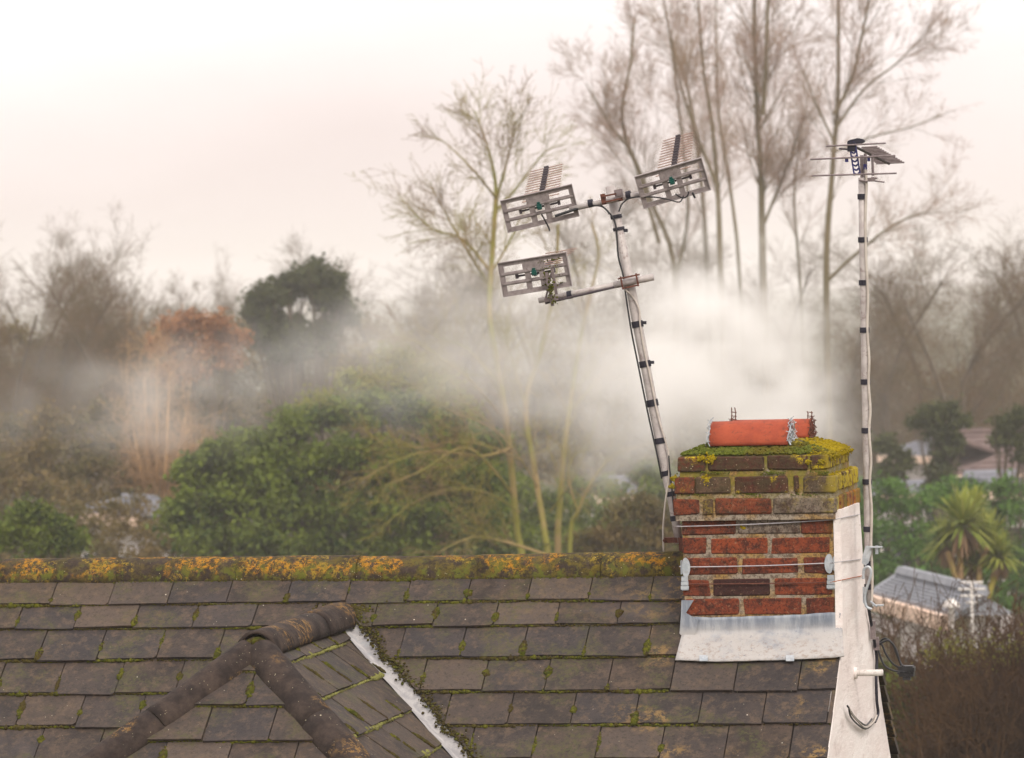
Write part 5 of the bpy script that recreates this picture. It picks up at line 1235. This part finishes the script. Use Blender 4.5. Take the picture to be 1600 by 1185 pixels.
# ------------------------------------------------------------------ far houses
M['roof_g'] = m_plain('grey_roof_tiles', (.14, .145, .17), (.20, .205, .235), .7, sc=3); M['roof_b'] = m_plain('brown_roof_tiles', (.105, .07, .065), (.14, .095, .085), .8, sc=3)
M['roof_l'] = m_plain('pale_grey_roof_tiles', (.19, .20, .225), (.26, .27, .30), .7, sc=5); M['wall_b'] = m_plain('white_bungalow_wall', (.66, .62, .62), (.76, .73, .72), .8, sc=3); M['wall_w'] = m_plain('white_house_wall', (.52, .47, .47), (.62, .58, .56), .8, sc=2); M['wall_p'] = m_plain('cream_fascia', (.72, .52, .40), (.80, .62, .50), .7, sc=4); M['glass'] = m_plain('dark_glass', (.03, .035, .04), (.05, .055, .06), .15, sc=3)
def bungalow(name, lab, A_, B_, width, ridge_h, wallm, roofm, n_win=3, hip=True):
    """A_,B_: eave line ends (front eave, at eave height), house extends away from the camera"""
    A_, B_ = np.array(A_), np.array(B_); d = B_ - A_; d[2] = 0; L_ = np.linalg.norm(d); d /= L_; nrm = np.array([-d[1], d[0], 0]); 
    if nrm @ (A_ - CAM) < 0: nrm = -nrm
    ez = A_[2]; e_ = empty(name, ((A_ + B_) / 2)[:2].tolist() + [GZ], lab, 'house')
    Q2 = lambda u_, v_, z: A_ * (1, 1, 0) + d * u_ + nrm * v_ + np.array([0, 0, z])
    m = MB(); m.prism([Q2(.3, .3, GZ), Q2(L_ - .3, .3, GZ), Q2(L_ - .3, width - .3, GZ), Q2(.3, width - .3, GZ)], (0, 0, ez - GZ - .05)); m.obj('wall', M[wallm], e_)
    hi = width / 2 if hip else 0; Vr = [Q2(0, 0, ez), Q2(L_, 0, ez), Q2(L_, width, ez), Q2(0, width, ez), Q2(hi, width / 2, ez + ridge_h), Q2(L_ - hi, width / 2, ez + ridge_h)]
    m = MB(); m.add(Vr, [(0, 1, 5, 4), (1, 2, 5), (2, 3, 4, 5), (3, 0, 4), (3, 2, 1, 0)]); rf = m.obj('roof', M[roofm], e_)
    # rows of tiles as raised courses
    nr = 8; m = MB()
    for k in range(nr):
        t0, t1 = k / nr, (k + 1) / nr; a0, a1 = Vr[0] + (Vr[4] - Vr[0]) * t0, Vr[1] + (Vr[5] - Vr[1]) * t0; b0, b1 = Vr[0] + (Vr[4] - Vr[0]) * t1, Vr[1] + (Vr[5] - Vr[1]) * t1; up_ = np.array([0, 0, .03])
        m.add([a0 + up_ * 2, a1 + up_ * 2, b1 + up_, b0 + up_, a0, a1], [(0, 1, 2, 3), (4, 5, 1, 0)])
    tag(m.obj('tile_course', M[roofm], e_), kind='stuff')
    m = MB(); m.tube([Vr[4] + (0, 0, .04), Vr[5] + (0, 0, .04)], .09, 6); m.tube([Vr[0], Vr[4]], .07, 6); m.tube([Vr[1], Vr[5]], .07, 6); m.obj('ridge_tiles', M[roofm], e_)
    m = MB(); m.box((Q2(0, -.05, ez - .08) + Q2(L_, -.05, ez - .08)) / 2, (L_, .10, .18), X=d, Y=nrm); m.obj('gutter', M['wall_p'], e_)
    for k in range(n_win):
        u_ = L_ * (k + .6) / (n_win + .2); m = MB(); m.box(Q2(u_, .28, ez - 1.2), (1.2, .08, 1.1), X=d, Y=nrm); w_ = m.obj('window', M['whitep'], e_); m = MB(); m.box(Q2(u_, .235, ez - 1.2), (1.0, .02, .9), X=d, Y=nrm); m.obj('pane', M['glass'], w_)
    return e_, Q2, L_
def eave(p, q, d0, ez_=None):
    a = far(*p, d0); d = ray(*q); t = (a[2] - CAM[2]) / d[2]; return a, CAM + d * t
a, b = eave((1362, 930), (1486, 964), 56)
bungalow('bungalow', 'white bungalow with grey hipped roof seen past the gable wall', a, b, .8, .24, 'wall_b', 'roof_l', 2, False)
a, b = eave((1375, 712), (1545, 716), 112); bungalow('far_house', 'distant house with blue grey roof above the hedge', a, b, 5, .5, 'wall_w', 'roof_g', 3, False)
a, b = eave((1492, 744), (1660, 740), 98); bungalow('far_house', 'distant house with long brown roof near the right edge', a, b, 5, .85, 'roof_b', 'roof_b', 3)
a, b = eave((1492, 770), (1640, 766), 88); bungalow('shed', 'low pale blue roofed shed just above the hedge', a, b, 3, .26, 'wall_w', 'roof_g', 2)
a, b = eave((1372, 775), (1465, 772), 92); bungalow('shed', 'low white shed seen behind the hedge right of the mast', a, b, 3, .12, 'wall_w', 'roof_g', 1)
a, b = eave((925, 775), (1015, 772), 92); bungalow('far_house', 'pale low house in the smoke behind the mossy tree', a, b, 2.0, .25, 'wall_w', 'roof_g', 2)
a, b = eave((100, 800), (215, 808), 78); bungalow('far_house', 'pale house low at the left behind the brown scrub', a, b, 1.6, .2, 'wall_w', 'roof_g', 2)
# chimney pot finial and little aerial of the bungalow
e_ = empty('roof_vent', far(1487, 960, 54), 'white roof vent pipe beside the bungalow roof end', 'vent pipe')
p = far(1487, 975, 52); m = MB(); m.tube([p + (0, 0, -.6), p + (0, 0, .22)], .035, 10); m.obj('pipe', M['whitep'], e_); m = MB(); m.tube([p + (0, 0, .2), p + (0, 0, .24), p + (0, 0, .30)], [.11, .10, .03], 12); m.obj('cowl', M['whitep'], e_)
p = far(1519, 960, 52); e_ = empty('distant_aerial', p, 'tiny pale tv aerial on a pole in front of the cordyline', 'tv aerial')
m = MB(); m.tube([p + (0, 0, -1.2), p + (0, 0, .38)], .018, 8); m.obj('pole', M['whitep'], e_)
for z_, w_ in ((.38, .14), (.30, .16), (.22, .13), (.14, .07)): m = MB(); m.tube([p + (-w_, 0, z_), p + (w_, 0, z_)], .014, 5); m.obj('rod', M['whitep'], e_)

# ------------------------------------------------------------------ smoke plume from the flues, drifting left and away
def smoke():
    #      px    py    Y    half height px  density
    K = [(1420, 640, 1.1, 60, .0), (1370, 625, 1.2, 110, .14), (1315, 605, 1.3, 150, .6), (1250, 582, 1.4, 195, 2.0), (1175, 562, 1.6, 220, 4.0), (1085, 552, 1.9, 220, 3.0), (960, 562, 2.4, 195, 1.15), (840, 570, 2.9, 170, .66), (700, 568, 3.6, 140, .42), (560, 565, 4.3, 120, .30), (400, 590, 5.2, 112, .20), (250, 615, 6.1, 118, .30), (80, 622, 7.2, 105, .15), (-120, 630, 8.5, 100, .1)]
    P = [atY(a, b, Y) for a, b, Y, h, dn in K]; Rr = [h / 425 * (16 + Y) / 16 * 1.18 for a, b, Y, h, dn in K]
    x0, x1 = P[0][0], P[-1][0]
    ng = bpy.data.node_groups.new('plume_density', 'GeometryNodeTree'); ng.interface.new_socket('Geometry', in_out='INPUT', socket_type='NodeSocketGeometry'); ng.interface.new_socket('Geometry', in_out='OUTPUT', socket_type='NodeSocketGeometry')
    gi = ng.nodes.new('NodeGroupInput'); go = ng.nodes.new('NodeGroupOutput'); K_ = ng.links.new
    def put(sock, v):
        if isinstance(v, bpy.types.NodeSocket): K_(v, sock)
        else: sock.default_value = v
    def mt(op, a, b=0., c=0.):
        q = ng.nodes.new('ShaderNodeMath'); q.operation = op; put(q.inputs[0], a); put(q.inputs[1], b); put(q.inputs[2], c); return q.outputs[0]
    pos = ng.nodes.new('GeometryNodeInputPosition').outputs[0]; sx_ = ng.nodes.new('ShaderNodeSeparateXYZ'); K_(pos, sx_.inputs[0]); X, Y, Z = sx_.outputs
    def curve(vals, lo, hi):
        q = ng.nodes.new('ShaderNodeFloatCurve'); c = q.mapping.curves[0]
        L_ = [((p[0] - x0) / (x1 - x0), (v - lo) / (hi - lo)) for p, v in zip(P, vals)]
        c.points[0].location = L_[0]; c.points[-1].location = L_[-1]
        for l in L_[1:-1]: c.points.new(*[float(t) for t in l])
        for pt in c.points: pt.handle_type = 'AUTO_CLAMPED'
        q.mapping.update(); put(q.inputs['Value'], u); return mt('MULTIPLY_ADD', q.outputs[0], hi - lo, lo)
    def noise(sc, det, scale, dist):
        vm = ng.nodes.new('ShaderNodeVectorMath'); vm.operation = 'MULTIPLY'; K_(pos, vm.inputs[0]); vm.inputs[1].default_value = scale
        q = ng.nodes.new('ShaderNodeTexNoise'); K_(vm.outputs[0], q.inputs['Vector']); q.inputs['Scale'].default_value = sc; q.inputs['Detail'].default_value = det; q.inputs['Roughness'].default_value = .62; q.inputs['Distortion'].default_value = dist; return q.outputs[0]
    def sm(v, lo, hi):
        q = ng.nodes.new('ShaderNodeMapRange'); q.interpolation_type = 'SMOOTHSTEP'; put(q.inputs[0], v); q.inputs[1].default_value = lo; q.inputs[2].default_value = hi; return q.outputs[0]
    u = mt('DIVIDE', mt('SUBTRACT', mt('ADD', X, mt('MULTIPLY_ADD', noise(2.2, 4, (1, .8, 1), .4), .9, -.45)), float(x0)), float(x1 - x0))
    zc = curve([p[2] for p in P], -2, 2); yc = curve([p[1] for p in P], 0, 10); rc = curve(Rr, 0, 2); dc = curve([k_[4] for k_ in K], 0, 6)
    warp = noise(1.5, 5, (.75, .6, 1.15), .6); fine = noise(4.2, 4, (.7, .6, 1.3), .3)
    dz = mt('DIVIDE', mt('SUBTRACT', Z, zc), rc); dy = mt('DIVIDE', mt('SUBTRACT', Y, yc), mt('MULTIPLY', rc, 1.1))
    r2 = mt('SQRT', mt('ADD', mt('MULTIPLY', dz, dz), mt('MULTIPLY', dy, dy)))
    rr2 = mt('ADD', r2, mt('ADD', mt('MULTIPLY_ADD', warp, 2.3, -1.12), mt('MULTIPLY_ADD', fine, 1.1, -.50)))
    core = mt('POWER', mt('SUBTRACT', 1.0, sm(rr2, .0, 1.1)), 1.5); edge = mt('SUBTRACT', 1.0, sm(r2, .7, 1.25))
    den = mt('MULTIPLY', mt('MULTIPLY', core, edge), mt('MAXIMUM', dc, 0.0))
    Am = np.array(P); Rm = max(Rr) * 1.3
    lo = Am.min(0) - Rm; hi = Am.max(0) + Rm; hi[0] = Am[0][0] ; lo[0] = Am[-1][0]; lo[1] = max(lo[1], .55)
    vc = ng.nodes.new('GeometryNodeVolumeCube'); put(vc.inputs['Density'], den); vc.inputs['Min'].default_value = [float(q) for q in lo]; vc.inputs['Max'].default_value = [float(q) for q in hi]
    for nm, k_, d_ in (('Resolution X', 0, .035), ('Resolution Y', 1, .06), ('Resolution Z', 2, .035)): vc.inputs[nm].default_value = int((hi[k_] - lo[k_]) / d_)
    sm_ = ng.nodes.new('GeometryNodeSetMaterial'); K_(vc.outputs[0], sm_.inputs[0]); K_(sm_.outputs[0], go.inputs[0])
    g = G('chimney_smoke'); g.t.nodes.remove(g.b)
    v = g.n('ShaderNodeVolumePrincipled'); v.inputs['Color'].default_value = (1, .992, .975, 1); v.inputs['Anisotropy'].default_value = .0; v.inputs['Density'].default_value = SMOKE
    g.t.links.new(v.outputs[0], g.out.inputs['Volume']); sm_.inputs['Material'].default_value = g.m
    vd_ = bpy.data.volumes.new('chimney_smoke'); vd_.materials.append(g.m); o = bpy.data.objects.new('chimney_smoke', vd_); COL.objects.link(o)
    md_ = o.modifiers.new('plume', 'NODES'); md_.node_group = ng
    tag(o, 'white smoke drifting left from the chimney top across the garden trees', kind='stuff')
SMOKE = 2.2
smoke()
# ------------------------------------------------------------------ haze
m = MB(); m.box((0, 1000, (GZ - 1 + 22) / 2), (7000, 6500, 22 - GZ + 1)); g = G('haze'); g.t.nodes.remove(g.b)
v = g.n('ShaderNodeVolumePrincipled'); v.inputs['Color'].default_value = (.99, .97, .955, 1); v.inputs['Density'].default_value = .0009; v.inputs['Anisotropy'].default_value = 0
g.t.links.new(v.outputs[0], g.out.inputs['Volume']); tag(m.obj('haze', g.m), kind='stuff')
